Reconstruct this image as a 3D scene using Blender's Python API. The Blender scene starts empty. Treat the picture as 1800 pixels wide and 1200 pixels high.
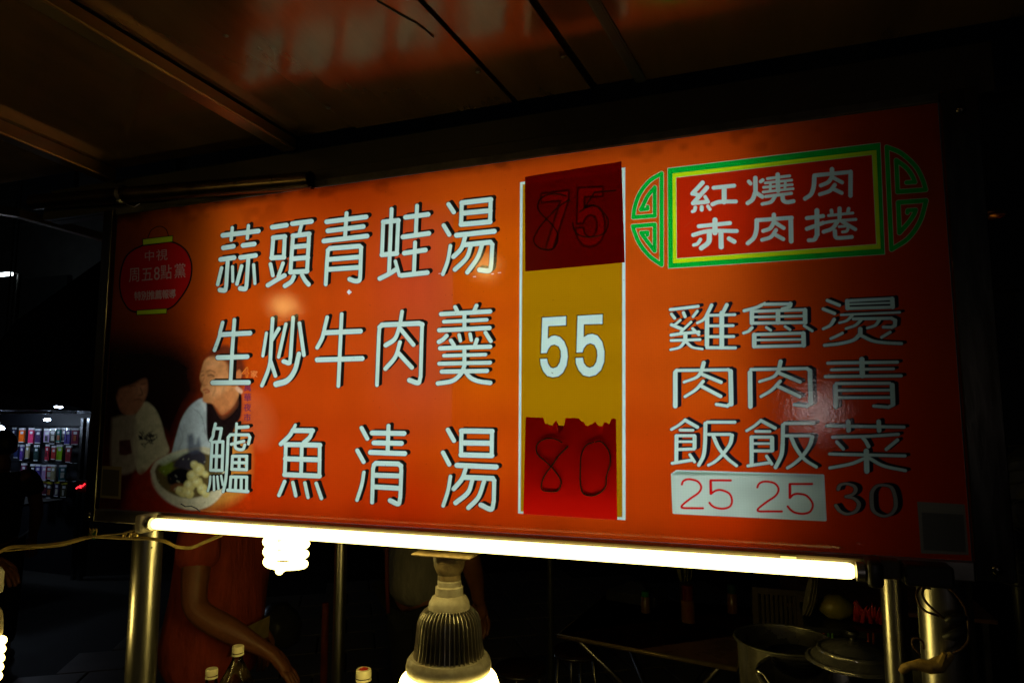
import bpy, bmesh, math, random
import numpy as np
from mathutils import Vector, Matrix, Quaternion

random.seed(7)
scene = bpy.context.scene
COL = scene.collection

# ------------------------------------------------------------------ camera
SIGN_Z = 1.45            # lower edge of the lit face above the pavement
CAM = Vector((1.34548461, -1.09908264, 0.20092768 + SIGN_Z))
FPX = 1177.323840234876  # focal length in pixels of an 1800 px wide frame
ROT = Matrix(((0.9418003896061014, -0.03892033842990565, -0.33391201445035995),
              (0.33616016006338917, 0.10048316903348972, 0.9364291107858321),
              (-0.002893600517071606, -0.9941772176013133, 0.1077185549409147)))  # columns: right, down, forward
cam_d = bpy.data.cameras.new("camera")
cam = bpy.data.objects.new("camera", cam_d)
COL.objects.link(cam)
scene.camera = cam
r_, d_, f_ = ROT.col[0], ROT.col[1], ROT.col[2]
M = Matrix((( r_.x, -d_.x, -f_.x, CAM.x), (r_.y, -d_.y, -f_.y, CAM.y), (r_.z, -d_.z, -f_.z, CAM.z), (0, 0, 0, 1)))
cam.matrix_world = M
cam_d.sensor_width = 36.0
cam_d.lens = 36.0 * FPX / 1800.0
cam_d.clip_start = 0.02
cam_d.clip_end = 400

# ------------------------------------------------------------------ night sky
world = bpy.data.worlds.new("World")
scene.world = world
world.use_nodes = True
wn = world.node_tree
sky = wn.nodes.new("ShaderNodeTexSky")
sky.sky_type = 'NISHITA'
sky.sun_disc = False
sky.sun_elevation = math.radians(-4)
sky.sun_rotation = math.radians(200)
wn.links.new(sky.outputs[0], wn.nodes["Background"].inputs[0])
wn.nodes["Background"].inputs[1].default_value = 0.05
scene.view_settings.view_transform = 'Standard'
scene.view_settings.look = 'None'
scene.view_settings.exposure = 0
scene.view_settings.gamma = 1
scene.view_settings.use_curve_mapping = False
scene.render.engine = 'CYCLES'
scene.cycles.use_denoising = True
scene.cycles.max_bounces = 8
scene.cycles.sample_clamp_indirect = 3.0
scene.cycles.caustics_reflective = False
scene.cycles.caustics_refractive = False

# ------------------------------------------------------------------ helpers
def at(px, py, Y=None, Z=None):
    """point of the photograph's ray on the vertical plane y=Y or the level z=Z"""
    v = ROT @ Vector((px - 900.0, py - 600.0, FPX))
    t = (Y - CAM.y) / v.y if Y is not None else (Z - CAM.z) / v.z
    return CAM + v * t

def lin(c):
    out = []
    for v in c:
        v = v / 255.0
        out.append(v / 12.92 if v <= 0.04045 else ((v + 0.055) / 1.055) ** 2.4)
    return tuple(out)

def setp(o, label=None, cat=None, group=None, kind=None):
    if label: o["label"] = label
    if cat: o["category"] = cat
    if group: o["group"] = group
    if kind: o["kind"] = kind
    return o

def thing(name, label, cat, loc=(0, 0, 0), group=None):
    o = bpy.data.objects.new(name, None)
    o.empty_display_size = 0.05
    COL.objects.link(o)
    o.location = loc
    return setp(o, label, cat, group)

def link(name, me, mat=None, parent=None, smooth=False, angle=None):
    o = bpy.data.objects.new(name, me)
    COL.objects.link(o)
    if mat is not None and not me.materials:
        me.materials.append(mat)
    if smooth:
        for p in me.polygons: p.use_smooth = True
        if angle:
            try:
                me.set_sharp_from_angle(angle=math.radians(angle))
            except Exception: pass
    if parent is not None:
        o.parent = parent
        o.location = -Vector(parent.location) if parent.parent is None and parent.type == 'EMPTY' else (0, 0, 0)
    return o

# geometry is written in world coordinates; children of an Empty are shifted back by link()
class MB:
    def __init__(s): s.bm = bmesh.new()
    def box(s, lo, hi, bev=0.0, mat=None):
        lo, hi = Vector(lo), Vector(hi)
        r = bmesh.ops.create_cube(s.bm, size=1)
        vs = r["verts"]
        for v in vs:
            v.co = Vector((lo[i] + (v.co[i] + .5) * (hi[i] - lo[i]) for i in range(3)))
            if mat is not None: v.co = mat @ v.co
        if bev > 0:
            es = list({e for v in vs for e in v.link_edges})
            bmesh.ops.bevel(s.bm, geom=es, offset=bev, segments=2, affect='EDGES', profile=0.5)
        return s
    def poly(s, pts):
        s.bm.faces.new([s.bm.verts.new(p) for p in pts]); return s
    def tube(s, pts, rad, n=12, caps=True, closed=False):
        pts = [Vector(p) for p in pts]
        rads = rad if isinstance(rad, (list, tuple)) else [rad] * len(pts)
        rings = []; prev = None
        N = len(pts)
        for i, p in enumerate(pts):
            if closed: t = (pts[(i + 1) % N] - pts[i - 1])
            else: t = pts[min(i + 1, N - 1)] - pts[max(i - 1, 0)]
            t.normalize()
            if prev is None:
                a = t.orthogonal().normalized()
            else:
                a = (prev - t * prev.dot(t))
                a = a.normalized() if a.length > 1e-6 else t.orthogonal().normalized()
            prev = a; b = t.cross(a)
            rings.append([s.bm.verts.new(p + (a * math.cos(k * 2 * math.pi / n) + b * math.sin(k * 2 * math.pi / n)) * rads[i]) for k in range(n)])
        for i in range(N if closed else N - 1):
            A, B = rings[i], rings[(i + 1) % N]
            for k in range(n):
                s.bm.faces.new((A[k], A[(k + 1) % n], B[(k + 1) % n], B[k]))
        if caps and not closed:
            s.bm.faces.new(rings[0][::-1]); s.bm.faces.new(rings[-1])
        return s
    def lathe(s, c, prof, n=32, axis=(0, 0, 1), cap=False, sx=1.0, sy=1.0):
        c = Vector(c); ax = Vector(axis).normalized(); q = Vector((0, 0, 1)).rotation_difference(ax)
        rings = []
        for (r, z) in prof:
            if r < 1e-6:
                rings.append([s.bm.verts.new(c + q @ Vector((0, 0, z)))]); continue
            rings.append([s.bm.verts.new(c + q @ Vector((r * sx * math.cos(k * 2 * math.pi / n), r * sy * math.sin(k * 2 * math.pi / n), z))) for k in range(n)])
        for A, B in zip(rings[:-1], rings[1:]):
            for k in range(n):
                k2 = (k + 1) % n
                if len(A) == 1 and len(B) == 1: continue
                if len(A) == 1: s.bm.faces.new((A[0], B[k2], B[k]))
                elif len(B) == 1: s.bm.faces.new((A[k], A[k2], B[0]))
                else: s.bm.faces.new((A[k], A[k2], B[k2], B[k]))
        return s
    def make(s, name, mat=None, parent=None, smooth=False, angle=None, fix=True):
        if fix: bmesh.ops.recalc_face_normals(s.bm, faces=s.bm.faces)
        me = bpy.data.meshes.new(name)
        s.bm.to_mesh(me); s.bm.free()
        return link(name, me, mat, parent, smooth, angle)

def spline(pts, k=6):
    """Catmull-Rom through the points"""
    P = [np.array(p, float) for p in pts]
    if len(P) < 3: return P
    out = []
    Q = [2 * P[0] - P[1]] + P + [2 * P[-1] - P[-2]]
    for i in range(1, len(Q) - 2):
        a, b, c, d = Q[i - 1], Q[i], Q[i + 1], Q[i + 2]
        for j in range(k):
            t = j / k
            out.append(.5 * (2 * b + (c - a) * t + (2 * a - 5 * b + 4 * c - d) * t * t + (3 * b - a - 3 * c + d) * t ** 3))
    out.append(P[-1]); return out

# ------------------------------------------------------------------ materials
MATS = {}
def nm(name):
    m = bpy.data.materials.new(name); m.use_nodes = True
    nt = m.node_tree
    return m, nt, nt.nodes["Principled BSDF"]

def mat(name, col, rough=.5, metal=0.0, var=.15, scale=30, bump=0.0, bscale=200, trans=0.0, spec=.5, stretch=None, rvar=0.1, col2=None, coat=0, ior=1.45, alpha=None):
    if name in MATS: return MATS[name]
    m, nt, b = nm(name)
    tc = nt.nodes.new("ShaderNodeTexCoord"); mp = nt.nodes.new("ShaderNodeMapping")
    nt.links.new(tc.outputs["Object"], mp.inputs[0])
    if stretch: mp.inputs["Scale"].default_value = stretch
    n = nt.nodes.new("ShaderNodeTexNoise"); n.inputs["Scale"].default_value = scale; n.inputs["Detail"].default_value = 6
    n.inputs["Roughness"].default_value = .65
    nt.links.new(mp.outputs[0], n.inputs["Vector"])
    cr = nt.nodes.new("ShaderNodeValToRGB")
    c2 = col2 or tuple(v * (1 - var * 2) for v in col)
    cr.color_ramp.elements[0].position = .3; cr.color_ramp.elements[1].position = .7
    cr.color_ramp.elements[0].color = (*c2, 1); cr.color_ramp.elements[1].color = (*[min(1, v * (1 + var)) for v in col], 1)
    nt.links.new(n.outputs[0], cr.inputs[0]); nt.links.new(cr.outputs[0], b.inputs["Base Color"])
    mr = nt.nodes.new("ShaderNodeMapRange")
    mr.inputs[3].default_value = max(0, rough - rvar); mr.inputs[4].default_value = min(1, rough + rvar)
    nt.links.new(n.outputs[0], mr.inputs[0]); nt.links.new(mr.outputs[0], b.inputs["Roughness"])
    b.inputs["Metallic"].default_value = metal
    b.inputs["Specular IOR Level"].default_value = spec
    b.inputs["Transmission Weight"].default_value = trans
    b.inputs["IOR"].default_value = ior
    b.inputs["Coat Weight"].default_value = coat
    if bump:
        n2 = nt.nodes.new("ShaderNodeTexNoise"); n2.inputs["Scale"].default_value = bscale; n2.inputs["Detail"].default_value = 4
        nt.links.new(mp.outputs[0], n2.inputs["Vector"])
        bp = nt.nodes.new("ShaderNodeBump"); bp.inputs["Strength"].default_value = bump; bp.inputs["Distance"].default_value = .002
        nt.links.new(n2.outputs[0], bp.inputs["Height"]); nt.links.new(bp.outputs[0], b.inputs["Normal"])
    MATS[name] = m
    return m

def emit(name, col, strength):
    if name in MATS: return MATS[name]
    m, nt, b = nm(name)
    b.inputs["Base Color"].default_value = (.8, .8, .8, 1)
    b.inputs["Emission Color"].default_value = (*col, 1)
    b.inputs["Emission Strength"].default_value = strength
    MATS[name] = m
    return m
# ------------------------------------------------------------------ the printed artwork of the menu board
# coordinates below are read off the board as seen from the street and mapped onto the flat board
BW, BH = 1.62, 0.6543724773374547
TW, TH = 2800, 1131
art = np.zeros((TH, TW, 3), np.float32)
_R = np.array([list(r) for r in ROT]); _C = np.array(CAM)
_X = (np.arange(TW) + .5) / TW * BW; _Z = (np.arange(TH) + .5) / TH * BH + SIGN_Z
gx, gz = np.meshgrid(_X, _Z)
dv = np.stack([gx - _C[0], np.full_like(gx, 0 - _C[1]), gz - _C[2]], -1) @ _R
PX = (900 + FPX * dv[..., 0] / dv[..., 2]).astype(np.float32)
PY = (600 + FPX * dv[..., 1] / dv[..., 2]).astype(np.float32)
del dv, gx, gz

def P(c):  # display colour when lit -> print transmission
    return np.minimum(np.array(lin(c), np.float32) * 1.25, .95)

def win(x0, y0, x1, y1, m=4):
    us, vs = [], []
    for x in (x0 - m, x1 + m):
        for y in (y0 - m, y1 + m):
            w = at(x, y, Y=0); us.append(w.x / BW * TW); vs.append((w.z - SIGN_Z) / BH * TH)
    a, b = int(max(0, min(us))), int(min(TW, max(us) + 1)); c, d = int(max(0, min(vs))), int(min(TH, max(vs) + 1))
    return (slice(c, max(d, c + 1)), slice(a, max(b, a + 1)))

AA = 0.45
def sd_path(X, Y, pts, wh, wv):
    D = np.full(X.shape, 1e9, np.float32)
    for a, b in zip(pts[:-1], pts[1:]):
        dx, dy = b[0] - a[0], b[1] - a[1]; L2 = dx * dx + dy * dy + 1e-9
        t = np.clip(((X - a[0]) * dx + (Y - a[1]) * dy) / L2, 0, 1)
        d = np.sqrt((X - a[0] - t * dx) ** 2 + (Y - a[1] - t * dy) ** 2)
        hz = dx * dx / L2
        D = np.minimum(D, d - (wv + (wh - wv) * hz) / 2)
    return D

def sd_poly(X, Y, pts):
    D = np.full(X.shape, 1e9, np.float32); ins = np.zeros(X.shape, bool)
    n = len(pts)
    for i in range(n):
        a, b = pts[i], pts[(i + 1) % n]
        dx, dy = b[0] - a[0], b[1] - a[1]; L2 = dx * dx + dy * dy + 1e-9
        t = np.clip(((X - a[0]) * dx + (Y - a[1]) * dy) / L2, 0, 1)
        D = np.minimum(D, (X - a[0] - t * dx) ** 2 + (Y - a[1] - t * dy) ** 2)
        if a[1] != b[1]:
            c = ((a[1] > Y) != (b[1] > Y)) & (X < (b[0] - a[0]) * (Y - a[1]) / (b[1] - a[1]) + a[0])
            ins ^= c
    D = np.sqrt(D)
    return np.where(ins, -D, D)

def put(sl, D, col, soft=AA, op=1.0):
    c = np.clip(.5 - D / (2 * soft), 0, 1)[..., None] * op
    art[sl] = art[sl] * (1 - c) + np.asarray(col, np.float32) * c

def parse(s, ox, oy, sc):
    """strokes: 'x,y x,y ...' separated by ';' ; a leading ~ makes a smooth curve, @w sets a width factor"""
    out = []
    for q in s.split(';'):
        q = q.strip()
        if not q: continue
        sm, wf = False, 1.0
        while q[0] in '~@':
            if q[0] == '~': sm = True; q = q[1:]
            else: h, q = q[1:].split(' ', 1); wf = float(h)
        pts = [(ox + float(a.split(',')[0]) / sc, oy + float(a.split(',')[1]) / sc) for a in q.split()]
        out.append((spline(pts, 7) if sm else pts, wf))
    return out

WHITE = P((180, 204, 197)); BLACK = np.array([.012, .008, .006]); INK = np.array([.010, .010, .016])
def glyph(s, ox, oy, sc, wh, wv, shadow=None, fill=WHITE, ink=BLACK, outline=1.0):
    st = parse(s, ox, oy, sc); wh /= sc; wv /= sc
    xs = [p[0] for q, _ in st for p in q]; ys = [p[1] for q, _ in st for p in q]
    sl = win(min(xs) - 8, min(ys) - 12, max(xs) + 12, max(ys) + 8)
    X, Y = PX[sl], PY[sl]
    if shadow:
        D = np.full(X.shape, 1e9, np.float32)
        for f in (1.0, .55):
            for q, w in st: D = np.minimum(D, sd_path(X - shadow[0] * f, Y - shadow[1] * f, q, wh * w, wv * w))
        put(sl, D - .3, ink)
    D = np.full(X.shape, 1e9, np.float32)
    for q, w in st: D = np.minimum(D, sd_path(X, Y, q, wh * w, wv * w))
    if outline: put(sl, D - outline, ink)
    put(sl, D, fill)

def poly(pts, col, soft=AA, op=1.0, ox=0, oy=0, sc=1, smooth=False, grow=0):
    pts = [(ox + x / sc, oy + y / sc) for x, y in pts]
    if smooth: pts = [tuple(p) for p in spline(pts + [pts[0]], 6)][:-1]
    xs = [p[0] for p in pts]; ys = [p[1] for p in pts]
    m = 4 + soft * 2 + abs(grow)
    sl = win(min(xs), min(ys), max(xs), max(ys), m)
    put(sl, sd_poly(PX[sl], PY[sl], pts) - grow, col, soft, op)

def line(s, col, w, ox=0, oy=0, sc=1, soft=AA, op=1.0):
    for q, f in parse(s, ox, oy, sc):
        xs = [p[0] for p in q]; ys = [p[1] for p in q]
        sl = win(min(xs), min(ys), max(xs), max(ys), 4 + w + soft)
        put(sl, sd_path(PX[sl], PY[sl], q, w * f, w * f), col, soft, op)

def pts(s): return [tuple(map(float, a.split(','))) for a in s.split()]

def text_tris(ch):
    cu = bpy.data.curves.new("tmp", 'FONT'); cu.body = ch; cu.resolution_u = 3
    o = bpy.data.objects.new("tmp", cu); COL.objects.link(o)
    dg = bpy.context.evaluated_depsgraph_get(); ev = o.evaluated_get(dg); me = ev.to_mesh(); me.calc_loop_triangles()
    V = [(v.co.x, v.co.y) for v in me.vertices]
    T = [[V[i] for i in t.vertices] for t in me.loop_triangles]
    ev.to_mesh_clear(); bpy.data.objects.remove(o); bpy.data.curves.remove(cu)
    return T

def text(ch, x, y, w, h, col, skew=0.0, op=1.0, bold=0.0):
    """one character, its box's lower left at x,y (pixels), w by h, baseline rising by skew per pixel"""
    T = text_tris(ch)
    sl = win(x - 3, y - h - 6 - abs(skew) * w, x + w + 3, y + 6, 3)
    X, Y = PX[sl], PY[sl]
    cov = np.zeros(X.shape, np.float32)
    offs = [(-.3, -.3), (.3, -.3), (-.3, .3), (.3, .3), (0, 0)]
    if bold: offs = offs + [(a + bold, b) for a, b in offs] + [(a - bold, b) for a, b in offs]
    for ax, ay in offs:
        tx = (X + ax - x) / w; ty = (y - (Y + ay) - skew * (X - x)) / h + .08 * 0
        hit = np.zeros(X.shape, bool)
        for (a, b, c) in T:
            d = (b[1] - c[1]) * (a[0] - c[0]) + (c[0] - b[0]) * (a[1] - c[1])
            if abs(d) < 1e-9: continue
            l0 = ((b[1] - c[1]) * (tx - c[0]) + (c[0] - b[0]) * (ty - c[1])) / d
            l1 = ((c[1] - a[1]) * (tx - c[0]) + (a[0] - c[0]) * (ty - c[1])) / d
            hit |= (l0 >= 0) & (l1 >= 0) & (l0 + l1 <= 1)
        cov += hit
    cov = np.clip(cov / 5.0, 0, 1) * op
    art[sl] = art[sl] * (1 - cov[..., None]) + np.asarray(col, np.float32) * cov[..., None]

# --- background print: an orange field that drifts between amber, vermilion and red
keys = [((200, 450), (150, 62, 18)), ((330, 430), (172, 76, 8)), ((420, 560), (186, 72, 6)), ((560, 430), (172, 66, 10)), ((700, 480), (182, 68, 22)), ((850, 460), (186, 84, 2)),
        ((700, 640), (178, 70, 22)), ((850, 640), (186, 84, 2)), ((560, 680), (176, 64, 10)), ((600, 800), (178, 60, 10)), ((480, 860), (182, 52, 4)), ((850, 800), (184, 72, 6)),
        ((700, 900), (176, 44, 2)), ((880, 910), (176, 54, 4)), ((1130, 560), (182, 76, 14)), ((1130, 380), (178, 78, 14)), ((1250, 500), (176, 74, 14)), ((1400, 500), (180, 66, 8)), ((1250, 640), (180, 76, 12)),
        ((1400, 650), (184, 60, 6)), ((1130, 860), (176, 60, 6)), ((1300, 920), (184, 52, 4)), ((1500, 750), (184, 50, 4)), ((1600, 500), (176, 52, 8)), ((1600, 900), (186, 48, 6)),
        ((1000, 300), (168, 66, 10)), ((1300, 250), (170, 64, 10)), ((1600, 250), (150, 50, 8)), ((600, 330), (150, 50, 2)), ((260, 880), (150, 44, 8))]
num = np.zeros((TH, TW, 3), np.float32); den = np.zeros((TH, TW), np.float32)
for (kx, ky), kc in keys:
    w_ = 1.0 / (((PX - kx) ** 2 + ((PY - ky) * 1.3) ** 2) + 2500.0) ** 1.6 * 1e5
    num += w_[..., None] * P(kc); den += w_
art[:] = num / den[..., None]
art[..., 1] *= .86; art[..., 2] *= .7; art[..., 0] *= 1.03
del num, den
rs = np.random.RandomState(3)
def vnoise(nx, ny):
    g = rs.rand(ny + 2, nx + 2).astype(np.float32)
    yy = np.linspace(0, ny, TH); xx = np.linspace(0, nx, TW)
    yi = yy.astype(int); xi = xx.astype(int); fy = (yy - yi)[:, None]; fx = (xx - xi)[None, :]
    fy = fy * fy * (3 - 2 * fy); fx = fx * fx * (3 - 2 * fx)
    a = g[yi][:, xi]; b = g[yi][:, xi + 1]; c = g[yi + 1][:, xi]; d = g[yi + 1][:, xi + 1]
    return ((a * (1 - fx) + b * fx) * (1 - fy) + (c * (1 - fx) + d * fx) * fy).astype(np.float32)
cloud = .88 + .08 * vnoise(9, 5) + .07 * vnoise(31, 13) + .05 * vnoise(90, 9) + .03 * vnoise(400, 160)
grime = np.clip((vnoise(26, 12) * .6 + vnoise(80, 40) * .4 - .62) * 6, 0, 1) * np.clip(1 - (BH - (_Z[:, None] - SIGN_Z)) / .10, 0, 1) + np.clip((vnoise(30, 8) - .35) * 1.6, 0, 1) * np.clip(1 - (_Z[:, None] - SIGN_Z) / .07, 0, 1) * .5
cloud = cloud * (1 - .35 * grime)
art *= cloud[..., None]
# printer seam: a cooler panel ends just left of the last column of the soups
seam = np.clip((796 + (PY - 500) * -.008 - PX) / 3 + .5, 0, 1) * np.clip((PX - 640) / 110, 0, 1) * np.clip((PY - 350) / 60, 0, 1) * np.clip((800 - PY) / 140, 0, 1)
art[..., 2] += .012 * seam; art[..., 0] *= 1 - .04 * seam
# fuzzy shade along the top edge, painted into the print colour
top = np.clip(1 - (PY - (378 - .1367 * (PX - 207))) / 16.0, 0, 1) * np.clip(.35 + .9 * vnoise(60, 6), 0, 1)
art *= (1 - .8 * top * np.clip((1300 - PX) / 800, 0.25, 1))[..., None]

# --- the printed photograph: two men at a table over a bowl of soup
ox, oy, sc = 180, 570, 3.53
def pp(s, col, soft=1.0, op=1.0, smooth=True): poly(pts(s), P(col), soft, op, ox, oy, sc, smooth)
DK = (14, 8, 8)
pp("-80,20 200,10 470,60 650,180 640,260 650,420 560,560 440,780 330,720 -80,660", (60, 22, 10), 40, .75)
pp("-80,110 200,110 450,140 590,230 600,300 620,420 560,520 440,760 330,700 -80,640", DK, 26, .97)
pp("-60,300 -60,1160 120,1160 200,1000 220,700", (40, 14, 6), 12, .8)
pp("190,960 300,900 420,1060 520,1150 170,1150 150,1060", (150, 34, 14), 8, .7)
pp("840,410 950,430 1030,510 1060,640 1000,760 860,700", (190, 92, 48), 14, .5)
pp("560,720 760,640 900,720 900,1000 760,1120 600,1100", (196, 150, 60), 10, .55)
# right man: jacket, shirt, face
pp("430,800 455,700 490,590 540,510 605,462 640,468 662,560 660,700 700,720 640,800 520,800", (172, 182, 180), 1.2)
pp("600,470 640,500 652,600 650,700 640,560 620,500", (206, 210, 206), 2, .7)
line("~560,520 600,550 625,600 640,680", P((90, 96, 96)), .8, ox, oy, sc, .8, .8)
line("~480,640 500,700 470,780", P((120, 130, 130)), 1.6, ox, oy, sc, 1.5, .5)
pp("645,480 690,500 730,560 790,540 828,440 862,430 862,560 830,620 790,700 700,720 650,705", (26, 14, 14), 1)
pp("640,196 690,146 770,136 850,190 880,290 860,400 820,400 760,240 700,200", (112, 40, 22), 6, .85)
pp("622,250 640,215 690,190 750,196 790,230 800,300 800,380 840,380 845,440 810,510 745,560 712,520 680,490 640,486 622,470 626,430 610,405 618,370 604,330", (196, 128, 76), .9)
pp("700,186 760,180 830,210 852,310 834,336 806,332 782,296 774,250 740,212", (104, 42, 22), 3, .9)
pp("640,250 680,228 730,230 760,260 700,252 660,262", (150, 84, 46), 4, .5)
pp("656,196 690,150 770,132 850,180 880,280 862,345 838,330 824,290 796,246 760,222 716,206", (92, 36, 18), 3.5, .92)
pp("690,500 740,540 800,500 832,450 836,500 790,560 740,580", (130, 66, 34), 3, .6)
pp("606,340 614,330 622,360 614,380", (150, 88, 50), 2, .6)
pp("700,430 800,400 830,440 800,500 745,552 706,520 690,480", (182, 108, 60), 3, .7)
pp("660,350 740,330 770,400 700,450 650,420", (214, 150, 98), 5, .6)
pp("640,230 700,210 740,240 690,270 640,262", (214, 150, 96), 4, .6)
line("648,292 670,284 700,298", P((90, 40, 22)), 1.5, ox, oy, sc, .8, .9)
line("606,296 626,288", P((100, 46, 26)), 1.2, ox, oy, sc, .8, .9)
line("@1.2 654,318 676,312 692,322;614,318 630,314", P((50, 22, 14)), 1.6, ox, oy, sc, .7, .95)
line("~632,330 618,366 630,378 650,374", P((130, 66, 34)), 1.2, ox, oy, sc, 1, .8)
line("~626,408 650,404 664,418 640,424", P((150, 40, 26)), 1.9, ox, oy, sc, .8, .9)
line("~690,360 700,400 684,440", P((140, 76, 40)), 1.2, ox, oy, sc, 1.4, .6)
pp("826,300 850,280 866,310 850,350 830,340", (190, 110, 62), 1)
pp("822,394 840,386 870,410 862,430 838,414", (206, 160, 128), .8)
# left man
pp("205,560 260,480 320,515 360,590 390,700 412,790 330,842 230,930 190,760", (190, 176, 132), 1.4)
pp("60,580 140,560 205,560 215,720 205,900 60,900", (170, 150, 118), 3, .8)
pp("100,380 130,350 200,352 268,330 282,400 262,470 236,520 190,560 120,545 86,450", (176, 112, 76), 1.6)
pp("196,380 230,370 262,380 262,430 236,450 206,430", (204, 140, 98), 6, .6)
pp("60,400 80,300 150,270 250,290 284,330 240,340 190,372 110,400 90,440", (16, 10, 10), 3)
line("170,386 205,380;240,372 266,366;~236,392 248,432 228,440;~200,470 228,462 244,474", P((40, 16, 10)), 1.3, ox, oy, sc, .9, .9)
pp("104,720 172,714 184,800 140,812 104,806", (74, 14, 10), 1, .9, False)
for k in range(26):
    a_, b_ = 238 + rs.rand() * 104, 676 + rs.rand() * 66
    line("%f,%f %f,%f %f,%f" % (a_, b_, a_ + rs.randn() * 14, b_ + rs.randn() * 9, a_ + rs.randn() * 14, b_ + rs.randn() * 14), P((26, 22, 30)), 1.3, ox, oy, sc, .5)
pp("222,684 246,696 250,716 228,704", (26, 22, 30), .5)
pp("190,940 260,900 310,980 330,1080 250,1060", (140, 46, 24), 4, .6)
# bowl of soup
pp("298,905 330,850 420,800 520,770 640,760 740,810 780,900 770,1000 700,1100 600,1148 500,1140 400,1090 330,1010", (196, 186, 150), 1.2)
pp("324,910 350,865 430,822 530,796 640,800 720,840 745,910 730,990 650,1050 540,1078 430,1050 350,985", (92, 76, 40), 1.5)
pp("350,900 380,860 430,850 440,900 400,940", (108, 124, 30), 3)
pp("330,850 420,806 520,782 560,800 440,840 380,870", (190, 196, 160), 3, .8)
pp("440,880 470,830 540,790 600,780 640,820 620,880 520,900", (52, 48, 56), 2)
pp("530,690 560,680 575,740 600,700 610,780 560,800 530,780", (70, 76, 92), 3, .8)
pp("400,930 470,890 540,910 540,980 460,1000 410,985", (16, 14, 16), 2)
pp("420,1000 470,985 510,1000 470,1040 425,1030", (110, 66, 34), 2)
for (cx, cy, r) in ((600, 900, 34), (560, 940, 32), (540, 1000, 34), (590, 980, 30), (500, 1040, 30), (540, 1050, 26), (620, 1020, 30), (640, 1050, 22), (570, 870, 22), (480, 1030, 24), (640, 930, 18)):
    q = " ".join("%f,%f" % (cx + math.cos(t) * r * (1 + .2 * rs.rand()), cy + math.sin(t) * r * (1 + .2 * rs.rand())) for t in np.linspace(0, 5.4, 7))
    pp(q, (206, 190, 112), 1.2)
    q = " ".join("%f,%f" % (cx - 6 + math.cos(t) * r * .5, cy - 8 + math.sin(t) * r * .5) for t in np.linspace(0, 5.4, 7))
    pp(q, (228, 222, 164), 3, .8)
for k in range(60):
    a_, b_ = 350 + rs.rand() * 380, 820 + rs.rand() * 220
    line("%f,%f %f,%f" % (a_, b_, a_ + rs.randn() * 9, b_ + rs.randn() * 6), P([(230, 224, 190), (40, 36, 20), (150, 120, 60)][k % 3]), .9, ox, oy, sc, .7, .6)
line("~302,915 320,1000 390,1085 500,1138 610,1140 700,1092 772,990", P((222, 206, 170)), 2.2, ox, oy, sc, 2, .6)

# soften the photograph like a cheap enlargement and add its grain
slp = win(150, 560, 500, 905, 0)
sub = art[slp].copy()
for ax_ in (0, 1):
    for _ in range(2):
        sub = (np.roll(sub, 2, ax_) + np.roll(sub, 1, ax_) + sub + np.roll(sub, -1, ax_) + np.roll(sub, -2, ax_)) / 5
sub *= (.80 + .26 * vnoise(150, 70)[slp] + .14 * vnoise(420, 180)[slp])[..., None]
kx = np.clip((470 - PX[slp]) / 40, 0, 1)[..., None] * np.clip((PY[slp] - 585) / 30, 0, 1)[..., None]
art[slp] = art[slp] * (1 - kx) + sub * kx

# --- lantern badge
ox, oy, sc = 170, 340, 4.285
body = pts("345,393 460,378 570,368 660,418 706,500 714,590 690,690 620,800 540,868 400,884 270,886 206,820 176,720 180,600 214,490 270,430")
poly(body, BLACK, AA, 1, ox, oy, sc, True, 1.6)
poly(body, P((190, 16, 10)), AA, 1, ox, oy, sc, True, -1.2)
line("~385,332 412,276 470,248 520,268 542,322", BLACK, 1.5, ox, oy, sc)
for q in ("347,346 572,320 570,362 349,388", "303,882 527,868 525,902 302,914"):
    poly(pts(q), BLACK, AA, 1, ox, oy, sc, False, 1.1); poly(pts(q), P((196, 210, 20)), AA, 1, ox, oy, sc, False, -.3)
GR = P((190, 150, 130)); lx = lambda u: ox + u / sc; ly = lambda v: oy + v / sc
for ch, x, y, w, h in (("中", 355, 505, 84, 84), ("視", 445, 500, 90, 90), ("周", 240, 660, 90, 118), ("五", 334, 655, 92, 118), ("8", 428, 652, 100, 140), ("點", 478, 640, 90, 118), ("黨", 580, 630, 94, 118)):
    text(ch, lx(x), ly(y), w / sc, h / sc, GR, .09, .95)
for k, ch in enumerate("特別推薦報導"):
    text(ch, lx(282 + k * 52), ly(800 - k * 3.2), 54 / sc, 72 / sc, GR, .06, .95, .25)

# --- small vertical line beside the man
VI = P((110, 40, 70)); 
text("4", 425, 663, 26, 26, P((216, 120, 40)), .0, 1, .9); text("4", 425.6, 662.4, 24, 23, P((188, 74, 30)))
text("家", 440, 662, 13, 13, P((216, 120, 60)), 0, .9, .4)
for k, ch in enumerate("萬華夜市"):
    text(ch, 428.5 - k * .2, 686 + k * 17.6, 13.5, 14.5, VI, .0, .95, .2)

# --- the three soups
S1 = (5.8, -3.6); S2 = (5.9, -2.9); S3 = (6.1, -2.6)
a = (370, 330, 6, 50, 40)
glyph("130,503 503,457;@.85 230,422 217,553;@.85 400,400 388,535;136,635 240,618;343,609 460,594;108,757 247,737;318,736 474,714;182,760 165,1035;~165,1035 152,1080 100,1078;@.9 117,845 75,1020;@.75 232,832 235,988;@.9 328,825 278,1016;400,725 380,1025;~380,1025 366,1065 314,1062;@.8 455,812 468,1010", *a, S1)
glyph("652,417 800,395;662,528 783,515 773,733 645,740 662,528;@.95 632,805 657,925;@.9 765,795 715,935;~605,1028 700,970 780,925;864,380 1064,355;@.9 962,385 935,490;870,508 1040,487 1018,880 843,890 870,508;865,625 1030,610;855,750 1025,736;~880,935 850,990 785,1035;~965,920 1000,980 1035,1020", *a, S1)
a = (555, 330, 6, 50, 40)
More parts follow.
